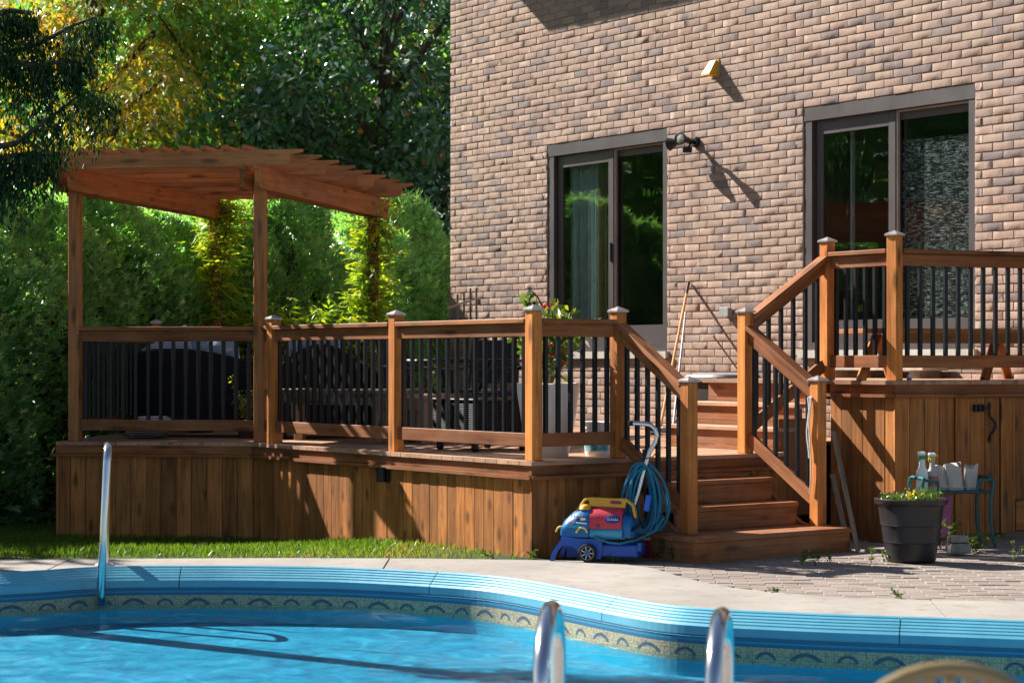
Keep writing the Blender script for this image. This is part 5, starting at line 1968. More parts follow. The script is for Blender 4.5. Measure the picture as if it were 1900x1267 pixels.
# wicker ottoman
oo = dz(893, 15.75)
t = thing('wicker_ottoman', oo, 'square black wicker ottoman close behind the front railing', 'ottoman')
R = Matrix.Rotation(WANG, 3, 'Z')
mb = MB(); mb.box(oo + Vector((0, 0, 0.24)), (0.58, 0.55, 0.30), R, ch=0.015); part('body', mb, M['wicker'], t)
mb = MB(); mb.box(oo + Vector((0, 0, 0.40)), (0.60, 0.57, 0.018), R, ch=0.004); part('rim', mb, M['darkmetal'], t)
for sx in (-1, 1):
    for sy in (-1, 1):
        mb = MB(); mb.lathe([(0.022, 0), (0.03, 0.02), (0.028, 0.10)], 10, oo + R @ Vector((sx * 0.24, sy * 0.23, 0))); part('foot', mb, M['black'], t)

# picnic table on the raised deck
pt = L(0.35, 3.75, Z2)
RVm = Matrix.Rotation(rz_of(RV), 3, 'Z')
t = thing('picnic_table', pt, 'wooden picnic table with crossed legs on the raised deck', 'picnic table')
pc = lambda x, y, z: pt + RVm @ Vector((x, y, z))
for i in range(5):
    mb = MB(); mb.box(pc(0.05, -0.28 + i * 0.145, 0.385), (1.5, 0.138, 0.036), RVm, ch=0.003); part('top_board', mb, M['skirt'], t)
mb = MB(); mb.box(pc(0.05, -0.33, 0.33), (1.46, 0.036, 0.085), RVm); part('apron', mb, M['skirt'], t)
for x in (-0.55, 0.6):
    for s in (-1, 1):
        mb = MB(); mb.beam(pc(x + 0.02 * s, s * 0.02 - 0.25 * 0, 0.34), pc(x + 0.34 * s, s * 0.3, 0.0), 0.07, 0.036, up=(0, 1, 0)); part('leg', mb, M['skirt'], t)
# little bottle and a red cloth scrap by the corner post
q = D(1687, 706, 15.18); q.z = Z2
t = thing('small_bottle', q, 'tiny clear bottle with red label at the foot of the corner post', 'bottle')
mb = MB(); mb.lathe([(0.018, 0), (0.019, 0.03), (0.012, 0.042), (0.010, 0.055), (0.002, 0.056)], 12, q); part('body', mb, plain('clear_plastic', (0.5, 0.5, 0.52), 0.3), t, True)
mb = MB(); mb.lathe([(0.0195, 0.005), (0.0198, 0.022)], 12, q, caps=False); part('label', mb, plain('red_label', (0.42, 0.04, 0.06), 0.6), t)

# white cord hung over the right stair post
lowp = Pr2 + WV * bw0
q = Vector((lowp.x, lowp.y, R4))
cd = thing('white_cord', q, 'white rope looped and hanging on the right bottom stair post', 'rope')
base = Vector((lowp.x, lowp.y, 0)) - Vector((PV.x, PV.y, 0)) * 0.062 - Vector((WV.x, WV.y, 0)) * 0.03
for k in range(3):
    mb = MB()
    d_ = 0.012 * (k - 1)
    e = [0.66, 0.74, 0.40][k]
    pts = [base + Vector((WV.x, WV.y, 0)) * (d_ + 0.012 * math.sin(i * 0.9 + k)) + Vector((0, 0, 1.10 - (1.10 - e) * i / 9)) for i in range(10)]
    pts = [Vector((lowp.x, lowp.y, 1.12)) - Vector((WV.x, WV.y, 0)) * 0.055] + pts
    mb.tube(pts, 0.0055, 6)
    part('strand', mb, plain('white_rope', (0.62, 0.58, 0.54), 0.9), cd, True)

# black lamp on the deck skirt
lp_ = px_on(717, midA, -WV)
lb = Vector((lp_.x, lp_.y, 0)); lb.z = H - (880 - HZ) * lp_.y / F
t = thing('deck_lamp', lb, 'small black lamp box fixed to the sunlit deck skirt', 'lamp')
mb = MB(); mb.box(lb - Vector((PV.x, PV.y, 0)) * 0.01, (0.10, 0.02, 0.115), RWm, ch=0.004); part('back_plate', mb, M['black'], t)
mb = MB(); mb.lathe([(0.038, -0.055), (0.042, -0.05), (0.042, 0.045), (0.046, 0.05), (0.046, 0.058), (0.002, 0.06)], 16, lb - Vector((PV.x, PV.y, 0)) * 0.045); part('housing', mb, M['black'], t, 30)

# ================================================================== THINGS BY THE POOL
M['blueplastic'] = plain('blue_plastic', (0.012, 0.075, 0.40), 0.38, var=0.08)
M['tealblue'] = plain('cobalt_plastic', (0.012, 0.13, 0.36), 0.32, var=0.08)
M['redplastic'] = plain('red_plastic', (0.50, 0.035, 0.065), 0.4, var=0.1)
M['yellowplastic'] = plain('warm_yellow_plastic', (0.70, 0.36, 0.03), 0.4, var=0.06)
M['cable'] = plain('blue_cable_sheath', (0.008, 0.15, 0.27), 0.4, var=0.1)
M['lightblue'] = plain('light_blue_brush', (0.05, 0.32, 0.50), 0.6)
M['rubber'] = plain('black_rubber', (0.015, 0.015, 0.016), 0.8)
co = U(1112, 1038, 0.0)
CA = math.radians(-14)                        # the cart's long side turns a little from the camera
CR = Matrix.Rotation(CA, 3, 'Z')
def cp(x, y, z):
    return co + CR @ Vector((x, y, z))
cart = thing('cleaner_cart', co, 'bright blue wheeled cart with chrome handle carrying the pool cleaner', 'cart')
# side cheeks with an arch, front one towards the camera
outline = [(-0.315, 0.0), (-0.30, 0.055), (-0.265, 0.11), (-0.235, 0.15), (-0.235, 0.162), (0.02, 0.155), (0.05, 0.14), (0.055, 0.10), (0.05, 0.055),
           (0.04, 0.02), (-0.10, 0.04), (-0.13, 0.085), (-0.165, 0.105), (-0.225, 0.105), (-0.255, 0.075), (-0.275, 0.03), (-0.285, 0.0)]
for y in (-0.15, 0.15):
    mb = MB(); mb.prism(outline, 0.022, Matrix.Translation(cp(0, y, 0)) @ CR.to_4x4()); part('cheek', mb, M['blueplastic'], cart)
mb = MB(); mb.box(cp(0.165, 0, 0.075), (0.26, 0.30, 0.085), CR, ch=0.01); part('tray', mb, M['blueplastic'], cart)
mb = MB(); mb.box(cp(-0.10, 0, 0.14), (0.26, 0.276, 0.02), CR); part('cross_plate', mb, M['blueplastic'], cart)
mb = MB(); mb.box(cp(-0.17, 0.10, 0.055), (0.16, 0.012, 0.10), CR); part('front_panel', mb, M['blueplastic'], cart)
mb = MB(); mb.box(cp(0.305, -0.12, 0.105), (0.03, 0.05, 0.06), CR, ch=0.004); part('bracket', mb, M['blueplastic'], cart)
def wheel(x, y, r_):
    c = cp(x, y, r_)
    ax = CR @ Vector((0, -1, 0)); o = CR @ Vector((1, 0, 0))
    R = Matrix((o, ax.cross(o), ax)).transposed()
    m = MB(); m.lathe([(r_ * 0.72, -0.02), (r_ * 0.95, -0.02), (r_, -0.012), (r_, 0.012), (r_ * 0.95, 0.02), (r_ * 0.78, 0.02), (r_ * 0.76, 0.008)], 26, c, R, caps=False)
    w = part('wheel', m, M['rubber'], cart, 30)
    m = MB(); m.lathe([(r_ * 0.80, 0.0), (r_ * 0.80, 0.014), (r_ * 0.70, 0.016), (r_ * 0.68, 0.006)], 26, c, R, caps=False)
    for k in range(7):
        a = k * 2 * math.pi / 7
        m.beam(c + R @ Vector((0.012 * math.cos(a), 0.012 * math.sin(a), 0.012)), c + R @ Vector((r_ * 0.72 * math.cos(a), r_ * 0.72 * math.sin(a), 0.012)), 0.008, 0.008)
    part('rim', m, plain('silver_grey_rim', (0.36, 0.38, 0.40), 0.4, 0.3), w)
    m = MB(); m.lathe([(0.016, 0.0), (0.016, 0.02), (0.002, 0.024)], 14, c, R); part('hub', m, M['tealblue'], w, True)
    m = MB(); m.lathe([(r_ * 0.75, 0.001), (0.002, 0.001)], 26, c, R, caps=False); part('wheel_disc', m, M['rubber'], w)
wheel(-0.045, -0.185, 0.062)
wheel(-0.045, 0.185, 0.062)
# handle tube: down in the cart, up and back, bent at the top
hp = [(1156, 1000), (1170, 958), (1184, 915), (1196, 868), (1205, 838), (1216, 820), (1219, 808), (1216, 796), (1207, 788), (1196, 786), (1172, 785)]
dh = co.y
mb = MB(); mb.tube([D(x, y, dh + 0.02) for x, y in hp], 0.0165, 12); part('handle', mb, M['chrome'], cart, True)
mb = MB(); mb.tube([D(1174, 785, dh + 0.02), D(1166, 785, dh + 0.02)], 0.019, 12); part('handle_cap', mb, M['rubber'], cart, True)

# the pool cleaner robot
rb0 = cp(0.0, 0, 0.16)
rob = thing('pool_robot', rb0, 'blue, red and yellow robotic pool cleaner riding on the cart', 'pool cleaner')
def loft(sections, mat, name, par, smooth=35):
    """sections: list of (x, [(y, z)...]) in cart space"""
    mb = MB(); vs = []; fs = []
    n = len(sections[0][1])
    for x, ring_ in sections:
        for (y, z) in ring_: vs.append(cp(x, y, z))
    for i in range(len(sections) - 1):
        for k in range(n):
            k2 = (k + 1) % n
            fs.append((i * n + k, (i + 1) * n + k, (i + 1) * n + k2, i * n + k2))
    fs.append(tuple(range(n))); fs.append(tuple((len(sections) - 1) * n + k for k in range(n))[::-1])
    mb.add(vs, fs)
    return part(name, mb, mat, par, smooth)
def dome(sy, z0, z1, n=16, flat=0.35):
    """half-round section with upright lower sides, from +y round the top to -y"""
    pts = []
    zc = z0 + (z1 - z0) * flat
    pts.append((sy, z0))
    for k in range(n + 1):
        a = math.pi * k / n
        pts.append((sy * math.cos(a), zc + (z1 - zc) * math.sin(a)))
    pts.append((-sy, z0))
    return pts
z0 = 0.165
loft([(-0.255, dome(0.085, z0 + 0.01, 0.235)), (-0.235, dome(0.125, z0, 0.275)), (-0.19, dome(0.14, z0, 0.325)), (-0.12, dome(0.146, z0, 0.365)), (-0.055, dome(0.148, z0, 0.385)), (-0.045, dome(0.146, z0, 0.38))], M['tealblue'], 'front_shell', rob)
loft([(-0.043, dome(0.138, 0.225, 0.368)), (0.02, dome(0.142, 0.225, 0.378)), (0.17, dome(0.140, 0.225, 0.372)), (0.18, dome(0.132, 0.225, 0.36))], M['redplastic'], 'red_cover', rob)
loft([(0.182, dome(0.12, z0, 0.33)), (0.24, dome(0.13, z0, 0.31)), (0.26, dome(0.10, z0, 0.25))], M['tealblue'], 'rear_shell', rob)
mb = MB(); mb.tube([cp(-0.04, -0.105, 0.19), cp(0.185, -0.105, 0.19)], 0.04, 18); part('brush_roller', mb, M['lightblue'], rob, True)
mb = MB(); mb.tube([cp(-0.04, 0.105, 0.19), cp(0.185, 0.105, 0.19)], 0.04, 18); part('brush_roller', mb, M['lightblue'], rob, True)
# carrying handle: a wide yellow band
hb = [(-0.19, 0.285), (-0.175, 0.30), (-0.105, 0.395), (-0.088, 0.418), (-0.05, 0.424), (0.20, 0.415), (0.245, 0.38), (0.26, 0.30)]
mb = MB()
for a, b in zip(hb[:-1], hb[1:]):
    pa_, pb2 = cp(a[0], -0.03, a[1]), cp(b[0], -0.03, b[1])
    mb.beam(pa_, pb2 + (pb2 - pa_).normalized() * 0.004, 0.05, 0.017, ch=0.003)
part('carry_handle', mb, M['yellowplastic'], rob)
mb = MB(); mb.prism([(-0.06, 0.372), (0.19, 0.365), (0.20, 0.410), (-0.06, 0.416)], 0.012, Matrix.Translation(cp(0, -0.05, 0)) @ CR.to_4x4()); part('handle_web', mb, M['yellowplastic'], rob)
mb = MB(); mb.prism([(0.09, 0.392), (0.165, 0.389), (0.165, 0.409), (0.09, 0.412)], 0.003, Matrix.Translation(cp(0, -0.0585, 0)) @ CR.to_4x4()); part('warning_label', mb, plain('maroon_label', (0.20, 0.02, 0.06), 0.5), rob)
# yellow crest, arcs over the axles, badges
mb = MB()
mb.lathe([(0.045, 0), (0.038, 0.022), (0.02, 0.034), (0.002, 0.036)], 18, cp(-0.085, -0.06, 0.35)); part('yellow_cap', mb, M['yellowplastic'], rob, True)
mb = MB()
for k, (x, y) in enumerate(((-0.09, -0.153), (-0.245, -0.10))):
    mb = MB(); mb.tube([cp(x + 0.036 * math.cos(a), y - 0.004, 0.192 + 0.04 * math.sin(a)) for a in np.linspace(0.15, math.pi * 0.98, 12)], 0.0065, 6)
    part('yellow_arc', mb, plain('pale_yellow', (0.72, 0.55, 0.14), 0.45), rob, True)
mb = MB()
for k in range(5):
    mb.box(cp(-0.165 + k * 0.018, -0.128, 0.307), (0.009, 0.012, 0.012), CR)
part('vent_slot', mb, M['yellowplastic'], rob)
tag(bpy.data.objects[rob.children[-1].name], kind='stuff')
def sticker(x, z, w_, h_, y, col, nm, tilt=0.0):
    m = MB(); m.box(cp(x, y, z), (w_, 0.003, h_), CR @ Matrix.Rotation(tilt, 3, 'X') @ Matrix.Rotation(math.radians(6), 3, 'Y'), ch=0.001)
    part('sticker', m, plain(nm, col, 0.5, var=0.2, scale=60), rob)
sticker(-0.085, 0.285, 0.035, 0.024, -0.139, (0.72, 0.70, 0.55), 'white_sticker', 0.35)
sticker(-0.095, 0.262, 0.075, 0.010, -0.146, (0.75, 0.72, 0.75), 'white_stripe_sticker', 0.2)
sticker(-0.165, 0.262, 0.036, 0.014, -0.145, (0.60, 0.16, 0.22), 'pink_lettering', 0.2)
sticker(-0.13, 0.238, 0.13, 0.022, -0.1485, (0.02, 0.30, 0.52), 'cyan_stripe', 0.0)
bp = cp(0.12, -0.141, 0.29)
mb = MB()
ax = CR @ Vector((0, -1, 0.25)); ax.normalize(); o = CR @ Vector((1, 0, 0)); R = Matrix((o, ax.cross(o), ax)).transposed()
mb.lathe([(0.055, -0.004), (0.055, 0.004), (0.05, 0.006), (0.002, 0.007)], 24, bp, R @ Matrix.Diagonal((1, 0.5, 1)))
bd = part('badge', mb, plain('navy_badge', (0.01, 0.03, 0.20), 0.35), rob, True)
mb = MB()
for k in range(6):
    x = -0.034 + k * 0.013
    mb.beam(bp + R @ Vector((x, -0.008, 0.007)), bp + R @ Vector((x + 0.005, 0.010 - 0.004 * (k % 2), 0.007)), 0.004, 0.002, up=ax)
    mb.beam(bp + R @ Vector((x, -0.006, 0.007)), bp + R @ Vector((x + 0.011, -0.004, 0.007)), 0.003, 0.002, up=ax)
part('badge_script', mb, plain('badge_white', (0.6, 0.65, 0.75), 0.5), bd)
tag(bd.children[0], kind='stuff')
mb = MB(); mb.lathe([(0.012, 0), (0.010, 0.008), (0.002, 0.009)], 12, cp(0.02, -0.142, 0.245), Matrix((o, Vector((0, 0, 1)), CR @ Vector((0, -1, 0)))).transposed()); part('knob', mb, plain('dark_green_knob', (0.03, 0.07, 0.07), 0.5), rob, True)

# cable coil hung on the handle, with its float
cc = D(1195, 925, dh + 0.03)
cb = thing('cable_coil', (cc.x, cc.y, 0), 'coil of blue floating cable hung on the chrome cart handle', 'cable')
r = random.Random(4)
pts = []
for l_ in range(20):
    rx = 0.128 + r.uniform(-0.075, 0.040); rzz = 0.235 + r.uniform(-0.03, 0.02)
    ox = r.uniform(-0.03, 0.03); oy = r.uniform(-0.06, 0.07); tl = r.uniform(-0.10, 0.22)
    for k in range(26):
        a = 2 * math.pi * k / 26 + math.pi / 2
        tt = k / 26
        x = rx * math.cos(a) * (1.0 + 0.18 * -math.sin(a)) ; z = rzz * math.sin(a)
        x, z = x * math.cos(tl) - z * math.sin(tl) * 0.6, z
        topz = 0.255
        pts.append(Vector((cc.x + x + ox * (1 - math.sin(a)) * 0.5, cc.y + oy * (1 - 0.5 * math.sin(a)) + 0.01 * math.sin(3 * a), max(0.19, min(cc.z + topz, cc.z + z)))))
mb = MB(); mb.tube(pts, 0.0075, 7); part('cable', mb, M['cable'], cb, True)
tail = [D(1232, 960, dh - 0.12), D(1215, 985, dh - 0.13), D(1180, 1002, dh - 0.17), D(1150, 1008, dh - 0.2), D(1128, 1006, dh - 0.19), cp(-0.0, -0.16, 0.17)]
cat_t = []
for i in range(len(tail) - 1):
    for k in range(5): cat_t.append(tail[i].lerp(tail[i + 1], k / 5))
mb = MB(); mb.tube(cat_t + [tail[-1]], 0.0085, 7); part('cable_tail', mb, M['cable'], cb, True)
mb = MB(); a, b = D(1204, 918, dh - 0.19), D(1199, 948, dh - 0.19)
mb.tube([a, a.lerp(b, 0.08), a.lerp(b, 0.92), b], [0.012, 0.02, 0.02, 0.012], 14); part('float', mb, plain('float_blue', (0.012, 0.12, 0.60), 0.45), cb, True)
mb = MB()
sp_ = [D(1170 + 4 * k, 985 - 3 * k, dh - 0.17) for k in range(6)]
hel = []
for i in range(60):
    u = i / 59 * 4.999; j = int(u); p_ = sp_[j].lerp(sp_[j + 1], u - j)
    hel.append(p_ + Vector((0.012 * math.cos(i * 1.2), 0.012 * math.sin(i * 1.2), 0.008 * math.sin(i * 1.2))))
mb.tube(hel, 0.003, 5); part('spring_guard', mb, M['rubber'], cb, True)
mb = MB(); mb.tube([D(1172, 860, dh - 0.05), D(1190, 852, dh - 0.09), D(1210, 848, dh - 0.04), D(1226, 832, dh + 0.05)], 0.004, 6); part('tie_strap', mb, M['rubber'], cb, True)

# red brush leaning by the cart
q = U(1200, 1036, 0.0)
t = thing('hand_broom', q, 'small broom with dark red bristles standing right of the cart', 'broom')
mb = MB(); mb.box(q + Vector((0, 0.03, 0.135)), (0.055, 0.03, 0.02), None, ch=0.005); part('ferrule', mb, M['greyplastic'], t)
mb = MB()
for k in range(60):
    x0 = random.uniform(-0.024, 0.024); y0 = random.uniform(-0.012, 0.012)
    mb.beam(q + Vector((x0, 0.03 + y0, 0.127)), q + Vector((x0 * 1.9 + 0.008, 0.03 + y0 * 1.6, 0.002)), 0.003, 0.003)
o = part('bristles', mb, plain('dark_red_bristle', (0.16, 0.012, 0.03), 0.7), t); tag(o, kind='stuff')
mb = MB(); mb.tube([q + Vector((0, 0.03, 0.14)), q + Vector((-0.01, 0.16, 0.75))], 0.011, 8); part('stick', mb, M['darkmetal'], t, True)

# ------------------------------------------------------------------ black bin full of clippings
bq = U(1690, 1040, 0.0)
bn = thing('garden_bin', bq, 'large black ribbed plastic bin filled with garden clippings', 'bin')
mb = MB()
prof = [(0.155, 0.0), (0.165, 0.012), (0.178, 0.13), (0.184, 0.134), (0.182, 0.142), (0.195, 0.245), (0.201, 0.249), (0.199, 0.257), (0.215, 0.385), (0.235, 0.39), (0.24, 0.40), (0.242, 0.425), (0.235, 0.43), (0.222, 0.425), (0.212, 0.36)]
mb.lathe(prof, 16, bq, Matrix.Rotation(0.2, 3, 'Z'), sq=0.07)
part('tub', mb, plain('black_bin_plastic', (0.016, 0.014, 0.017), 0.36), bn, 32)
mb = MB(); mb.lathe([(0.21, 0.375), (0.12, 0.395), (0.002, 0.40)], 14, bq); part('fill', mb, M['innerdark'], bn)
r = np.random.default_rng(90)
n = 1600
a = r.random(n) * 6.28; rr = 0.20 * np.sqrt(r.random(n))
C_ = np.stack([np.cos(a) * rr, np.sin(a) * rr, 0.40 + 0.05 * r.random(n) + np.where(np.cos(a) > 0, 0.035 * r.random(n), 0)], 1)
V, Q = leaves(C_, r.normal(size=(n, 3)) + np.array([0, 0, 0.4]), 0.02 + 0.022 * r.random(n), 0.006, r)
tag(link('clippings', leaf_obj('clippings', [(V, Q, np.clip(0.4 + 0.25 * r.normal(size=n), 0, 1))], M['weed'], None, None), bn), kind='stuff')
for k in range(10):
    a = random.uniform(0, 6.28); x = random.uniform(-0.2, 0.05)
    p0 = bq + Vector((x, random.uniform(-0.1, 0.1), 0.39)); p1 = p0 + Vector((random.uniform(-0.07, 0.06), random.uniform(-0.05, 0.05), random.uniform(0.06, 0.12)))
    mb = MB(); mb.tube([p0, p0.lerp(p1, 0.6) + Vector((0.01, 0, 0)), p1], 0.0045, 5)
    part('twig', mb, plain('dry_twig', (0.36, 0.24, 0.17), 0.9) if k == 0 else bpy.data.materials['dry_twig'], bn)
for k, (dx, dy) in enumerate(((0.0, -0.05), (0.03, -0.07))):
    c = bq + Vector((dx, dy, 0.44))
    V, Q = leaves(np.tile(np.array(c), (7, 1)), r.normal(size=(7, 3)) + np.array([0, 0, 0.3]), 0.06, 0.028, r)
    link('yellow_leaf', leaf_obj('yellow_leaf', [(V - np.array(bq)[None], Q, np.full(7, 0.55 + 0.1 * k))], M['yellowtree'], None, None), bn)

# ------------------------------------------------------------------ green metal bench with bottles and bags
be = U(1765, 1013, 0.0)
BR = Matrix.Rotation(math.radians(14), 3, 'Z')
def bp_(x, y, z):
    return be + BR @ Vector((x, y, z * 1.3))
M['greenmetal'] = plain('green_enamel', (0.008, 0.105, 0.105), 0.38, var=0.15)
bh = thing('kneeler_bench', be, 'green metal garden bench with curved legs against the deck gate', 'bench')
for s in (-1, 1):
    for y in (-0.11, 0.11):
        mb = MB()
        pts = [(s * 0.30, y, 0.0), (s * 0.275, y, 0.07), (s * 0.262, y, 0.15), (s * 0.262, y, 0.27), (s * 0.285, y, 0.355), (s * 0.275, y, 0.385)]
        mb.tube([bp_(*p) for p in pts], 0.0135, 10); part('leg', mb, M['greenmetal'], bh, True)
    mb = MB(); mb.tube([bp_(s * 0.275, -0.11, 0.385), bp_(s * 0.27, -0.09, 0.392), bp_(s * 0.27, 0.09, 0.392), bp_(s * 0.275, 0.11, 0.385)], 0.0135, 10); part('side_bar', mb, M['greenmetal'], bh, True)
    mb = MB(); mb.tube([bp_(s * 0.275, -0.11, 0.385), bp_(s * 0.16, -0.11, 0.37), bp_(s * 0.15, -0.11, 0.30)], 0.012, 10); part('arm_bar', mb, M['greenmetal'], bh, True)
mb = MB(); mb.box(bp_(0, 0, 0.312), (0.53, 0.25, 0.022), BR, ch=0.006); part('seat', mb, plain('dark_green_seat', (0.006, 0.05, 0.06), 0.45), bh)
SEAT = 0.418
def bottle(px, label, h, body, cap, trig, rr=0.036, lab_=None):
    k_ = (px - 950) / F
    a = bp_(0, 0, 0); ex = BR @ Vector((1, 0, 0))
    t_ = (k_ * a.y - a.x) / (ex.x - k_ * ex.y)
    q = a + ex * t_ ; q.z = SEAT
    t = thing('spray_bottle', q, label, 'bottle')
    mb = MB(); mb.lathe([(rr, 0), (rr * 1.03, 0.01), (rr * 1.03, h * 0.42), (rr * 0.98, h * 0.5), (rr * 0.6, h * 0.58), (rr * 0.52, h * 0.66), (rr * 0.5, h * 0.82)], 18, q)
    part('body', mb, body, t, 40)
    mb = MB(); mb.lathe([(rr * 0.56, h * 0.8), (rr * 0.56, h * 0.88)], 14, q); part('collar', mb, cap, t)
    mb = MB(); mb.box(q + Vector((-0.004, 0, h * 0.94)), (0.062, 0.026, 0.034), None, ch=0.01); hd = part('spray_head', mb, trig, t)
    mb = MB(); mb.beam(q + Vector((0.024, 0, h * 0.95)), q + Vector((0.042, 0, h * 0.90)), 0.012, 0.012); part('nozzle', mb, cap, hd)
    mb = MB(); mb.tube([q + Vector((-0.016, -0.0, h * 0.90)), q + Vector((-0.028, 0, h * 0.82)), q + Vector((-0.022, 0, h * 0.76))], 0.006, 6); part('trigger', mb, cap, hd)
    if lab_:
        mb = MB(); mb.lathe([(rr * 1.035, h * 0.1), (rr * 1.035, h * 0.38)], 18, q, caps=False); part('label', mb, lab_, t)
bottle(1711, 'white spray bottle with green collar on the bench', 0.285, M['whiteplastic'], plain('green_collar', (0.03, 0.30, 0.08), 0.5), M['whiteplastic'], 0.043)
bottle(1730, 'clear spray bottle with yellow trigger on the bench', 0.275, plain('cloudy_plastic', (0.38, 0.36, 0.33), 0.3), plain('bright_yellow', (0.70, 0.46, 0.02), 0.45), M['whiteplastic'], 0.040, plain('red_white_label', (0.35, 0.14, 0.13), 0.6, var=0.6, scale=40))
M['canvas'] = plain('off_white_canvas', (0.46, 0.42, 0.37), 0.9, var=0.12)
def bag(px, label, w_, h_, dp, seed, lean=0.0, depth=0.0):
    k_ = (px - 950) / F
    a = bp_(0, depth, 0); ex = BR @ Vector((1, 0, 0))
    t_ = (k_ * a.y - a.x) / (ex.x - k_ * ex.y)
    q = a + ex * t_; q.z = SEAT
    t = thing('filter_bag', q, label, 'bag', 'white cloth bags on the bench')
    r = random.Random(seed)
    mb = MB(); vs = []; fs = []
    Nr, Nz = 30, 12
    ph = [r.uniform(0, 6.28) for _ in range(4)]
    for j in range(Nz + 1):
        v_ = j / Nz
        for i in range(Nr):
            a_ = 2 * math.pi * i / Nr
            x, y = math.cos(a_), math.sin(a_)
            qn = (abs(x) ** 3.2 + abs(y) ** 3.2) ** (-1 / 3.2)
            x *= qn; y *= qn
            fold = 0.16 * math.sin(a_ * 5 + ph[0] + v_ * 1.6) * (0.3 + v_) + 0.06 * math.sin(a_ * 9 + ph[1])
            s_ = (1.0 - 0.10 * math.sin(v_ * 3.1) if v_ < 0.3 else 0.93 + 0.06 * v_) * (1 + fold * (0.25 + 0.5 * abs(y)))
            thin = 1 - 0.62 * v_
            vs.append(q + BR @ Vector((x * w_ / 2 * s_ + lean * v_, y * dp / 2 * s_ * thin, h_ * v_ + 0.014 * math.sin(a_ * 2 + ph[2]) * v_ + 0.008 * math.sin(a_ * 3 + ph[3]) * v_)))
    for j in range(Nz):
        for i in range(Nr):
            i2 = (i + 1) % Nr
            fs.append((j * Nr + i, j * Nr + i2, (j + 1) * Nr + i2, (j + 1) * Nr + i))
    fs.append(tuple(range(Nr))[::-1]); fs.append(tuple(Nz * Nr + i for i in range(Nr)))
    mb.add(vs, fs)
    part('cloth', mb, M['canvas'], t, 50)
    mb = MB(); mb.tube([q + BR @ Vector((math.cos(a_) * w_ / 2 * 1.02, math.sin(a_) * dp / 2 * 1.02, 0.018)) for a_ in np.linspace(0, 6.283, 26, endpoint=False)], 0.008, 6, closed=True)
    part('hem', mb, M['canvas'], t, True)
bag(1748, 'leftmost grey white cloth bag on the bench, behind the clear bottle', 0.13, 0.165, 0.12, 1, -0.02, 0.03)
bag(1770, 'crumpled white cloth bag on the bench, middle of the three', 0.135, 0.185, 0.13, 2, -0.012)
bag(1799, 'crumpled white cloth bag at the right end of the bench', 0.105, 0.175, 0.12, 3, 0.012)
# pink board behind the bin, stones, leaning laths
q = U(1762, 1012, 0.0)
t = thing('kneeling_pad', q, 'mauve pink foam pad standing under the bench', 'pad')
mb = MB(); mb.prism([(-0.05, 0.09), (-0.045, 0.36), (-0.04, 0.37), (0.035, 0.37), (0.045, 0.357), (0.02, 0.09)], 0.025, Matrix.Translation(q + Vector((-0.02, 0.02, -0.0)))); 
mb.prism([(-0.05, 0.0), (-0.05, 0.088), (0.02, 0.088), (0.02, 0.0)], 0.025, Matrix.Translation(q + Vector((-0.02, 0.02, -0.0))))
part('foam', mb, plain('mauve_foam', (0.40, 0.12, 0.26), 0.8), t)
def stone(q, sx, sy, sz, label):
    t = thing('stone_block', q, label, 'stone')
    mb = MB(); mb.lathe([(0.42, 0.0), (0.5, 0.1), (0.5, 0.7), (0.44, 0.95), (0.2, 1.0), (0.002, 1.0)], 14, q, Matrix.Diagonal((sx, sy, sz)), sq=0.5)
    part('rock', mb, M['stone'], t, 40)
stone(U(1778, 1026, 0.0), 0.17, 0.12, 0.075, 'grey stone block lying under the bench')
stone(U(1778, 1026, 0.0) + Vector((0.0, 0.01, 0.077)), 0.15, 0.11, 0.05, 'smaller grey stone on top of the block under the bench')
for (a0, a1, d0, d1, nm, lb_) in (((1546, 800), (1592, 1024), 14.75, 14.35, 'wood_lath', 'longer wooden lath leaning against the skirt right of the stairs'),
                                  ((1545, 880), (1575, 1022), 14.7, 14.4, 'wood_lath', 'shorter wooden lath leaning right of the bottom stair post')):
    A, B = D(*a0, d0), D(*a1, d1); B.z = 0.0
    t = thing(nm, B, lb_, 'lath')
    mb = MB(); mb.beam(A, B, 0.035, 0.014, up=(0, -1, 0.1)); part('strip', mb, M['oldwood'], t)

# ------------------------------------------------------------------ pool hardware
# far grab rail, seen edge on
g0 = D(187, 1112, 12.92); g1 = D(199, 850, 13.0)
gr = thing('pool_grab_rail', (g1.x, 13.3, 0), 'single chrome grab rail at the far left edge of the pool', 'grab rail')
dd = (g0 - g1).normalized()
pts = [g0 + dd * 0.03 + Vector((0, 0.12, 0)), g0 + dd * 0.015 + Vector((0, 0.03, 0)), g0 - dd * 0.03, g0.lerp(g1, 0.5), g1 + dd * 0.02]
for k in range(1, 9):
    a = math.pi * k / 8
    yy = 13.0 + 0.16 - 0.16 * math.cos(a)
    pts.append(Vector(((199.3 + 0.7 * math.sin(a) - 950) / F * yy, yy, g1.z + 0.075 * math.sin(a))))
pts += [Vector(((196.5 - 950) / F * 13.325, 13.325, 0.4)), Vector(((193 - 950) / F * 13.33, 13.33, 0.0))]
g1.x = (193 - 950) / F * 13.33 - 0.012
mb = MB(); mb.tube(pts, 0.029, 16); part('tube', mb, M['chrome'], gr, True)
mb = MB(); mb.lathe([(0.06, 0.001), (0.06, 0.01), (0.03, 0.02)], 20, Vector((g1.x + 0.012, 13.34, 0))); part('flange', mb, M['whiteplastic'], gr, True)
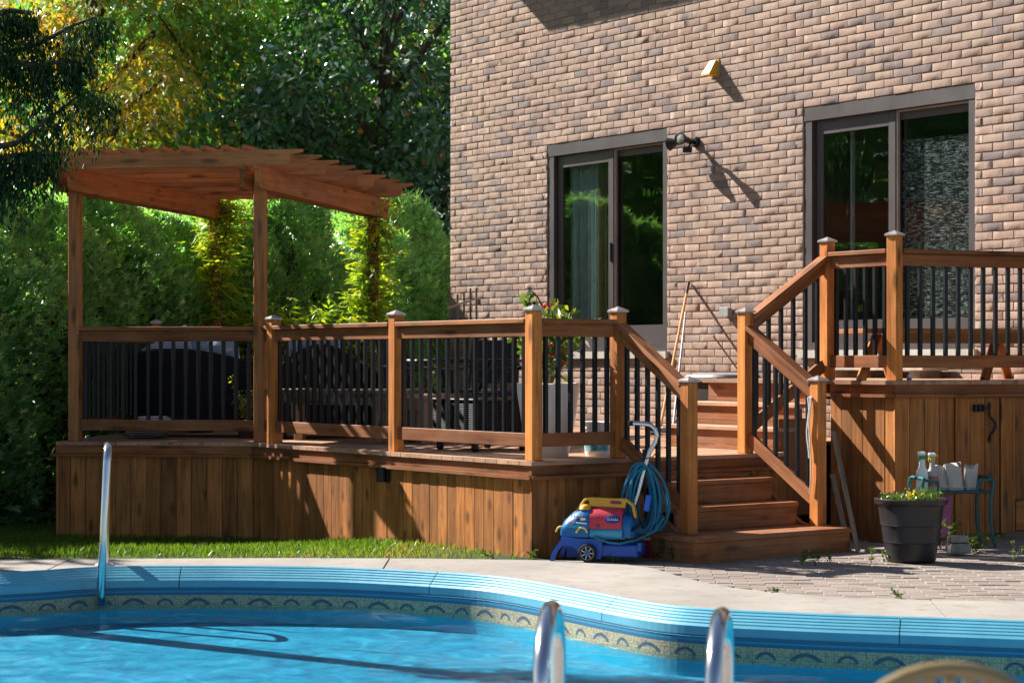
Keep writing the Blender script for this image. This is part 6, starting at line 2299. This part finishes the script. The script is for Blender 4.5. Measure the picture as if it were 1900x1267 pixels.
# near ladder rails
def ladder_rail(px, py, pxb, dn, label):
    top = D(px, py, dn)
    t = thing('pool_ladder_rail', Vector((top.x, 5.5, 0)), label, 'ladder rail', 'chrome rails of the near pool ladder')
    xb = (pxb - 950) / F * (dn + 0.62)
    pts = [Vector((top.x, dn - 0.16, 0.0)), Vector((top.x, dn - 0.16, top.z - 0.19))]
    R_ = 0.17
    for k in range(11):
        a = math.pi * k / 10
        u = 0.5 - 0.5 * math.cos(a)
        pts.append(Vector((top.x + (xb - top.x) * u, dn - 0.16 + 0.62 * u, top.z - 0.02 - 0.17 + R_ * math.sin(a))))
    pts += [Vector((xb, dn + 0.46, 0.1)), Vector((xb, dn + 0.52, -0.9))]
    mb = MB(); mb.tube(pts, 0.0245, 14); part('tube', mb, M['chrome'], t, True)
    mb = MB(); mb.lathe([(0.055, 0.001), (0.055, 0.012), (0.03, 0.022)], 18, Vector((top.x, dn - 0.16, 0.0))); part('flange', mb, M['chrome'], t, True)
ladder_rail(1003, 1128, 1033, 5.75, 'blurred chrome ladder rail at the bottom edge, left of the pair')
ladder_rail(1313, 1142, 1338, 5.70, 'blurred chrome ladder rail at the bottom edge, right of the pair')
# resin chair in the near foreground
cy_ = 3.55
ct = D(1766, 1222, cy_)
ch_ = thing('resin_chair', (ct.x, cy_ + 0.25, 0), 'blurred beige resin chair back at the bottom right corner', 'chair')
X0 = ct.x
def cpt(x, y, z): return Vector((X0 + x, cy_ + y, z))
arc = []
for k in range(17):
    a = math.pi * k / 16
    arc.append(cpt(0.205 * math.cos(a), 0.01 + 0.01 * math.sin(a), ct.z - 0.21 + 0.19 * math.sin(a)))
arc = [cpt(0.21, 0.09, 0.42)] + arc + [cpt(-0.21, 0.09, 0.42)]
mb = MB(); mb.tube(arc, 0.0145, 12); part('back_frame', mb, M['beige'], ch_, True)
for k in range(5):
    x = -0.07 + k * 0.035
    mb = MB(); mb.beam(cpt(x, 0.02, ct.z - 0.035), cpt(x, 0.09, 0.44), 0.02, 0.012, up=(0, 1, 0)); part('back_slat', mb, M['beige'], ch_)
mb = MB(); mb.box(cpt(0, 0.30, 0.42), (0.46, 0.44, 0.03), None, ch=0.01); part('seat', mb, M['beige'], ch_)
for sx in (-1, 1):
    for y in (0.1, 0.5):
        mb = MB(); mb.tube([cpt(sx * 0.21, y, 0.42), cpt(sx * 0.24, y + (0.04 if y > 0.3 else -0.06), 0.0)], 0.022, 10); part('leg', mb, M['beige'], ch_, True)
    mb = MB(); mb.tube([cpt(sx * 0.215, 0.05, 0.60), cpt(sx * 0.25, 0.3, 0.63), cpt(sx * 0.25, 0.5, 0.6), cpt(sx * 0.23, 0.52, 0.42)], 0.02, 10); part('armrest', mb, M['beige'], ch_, True)
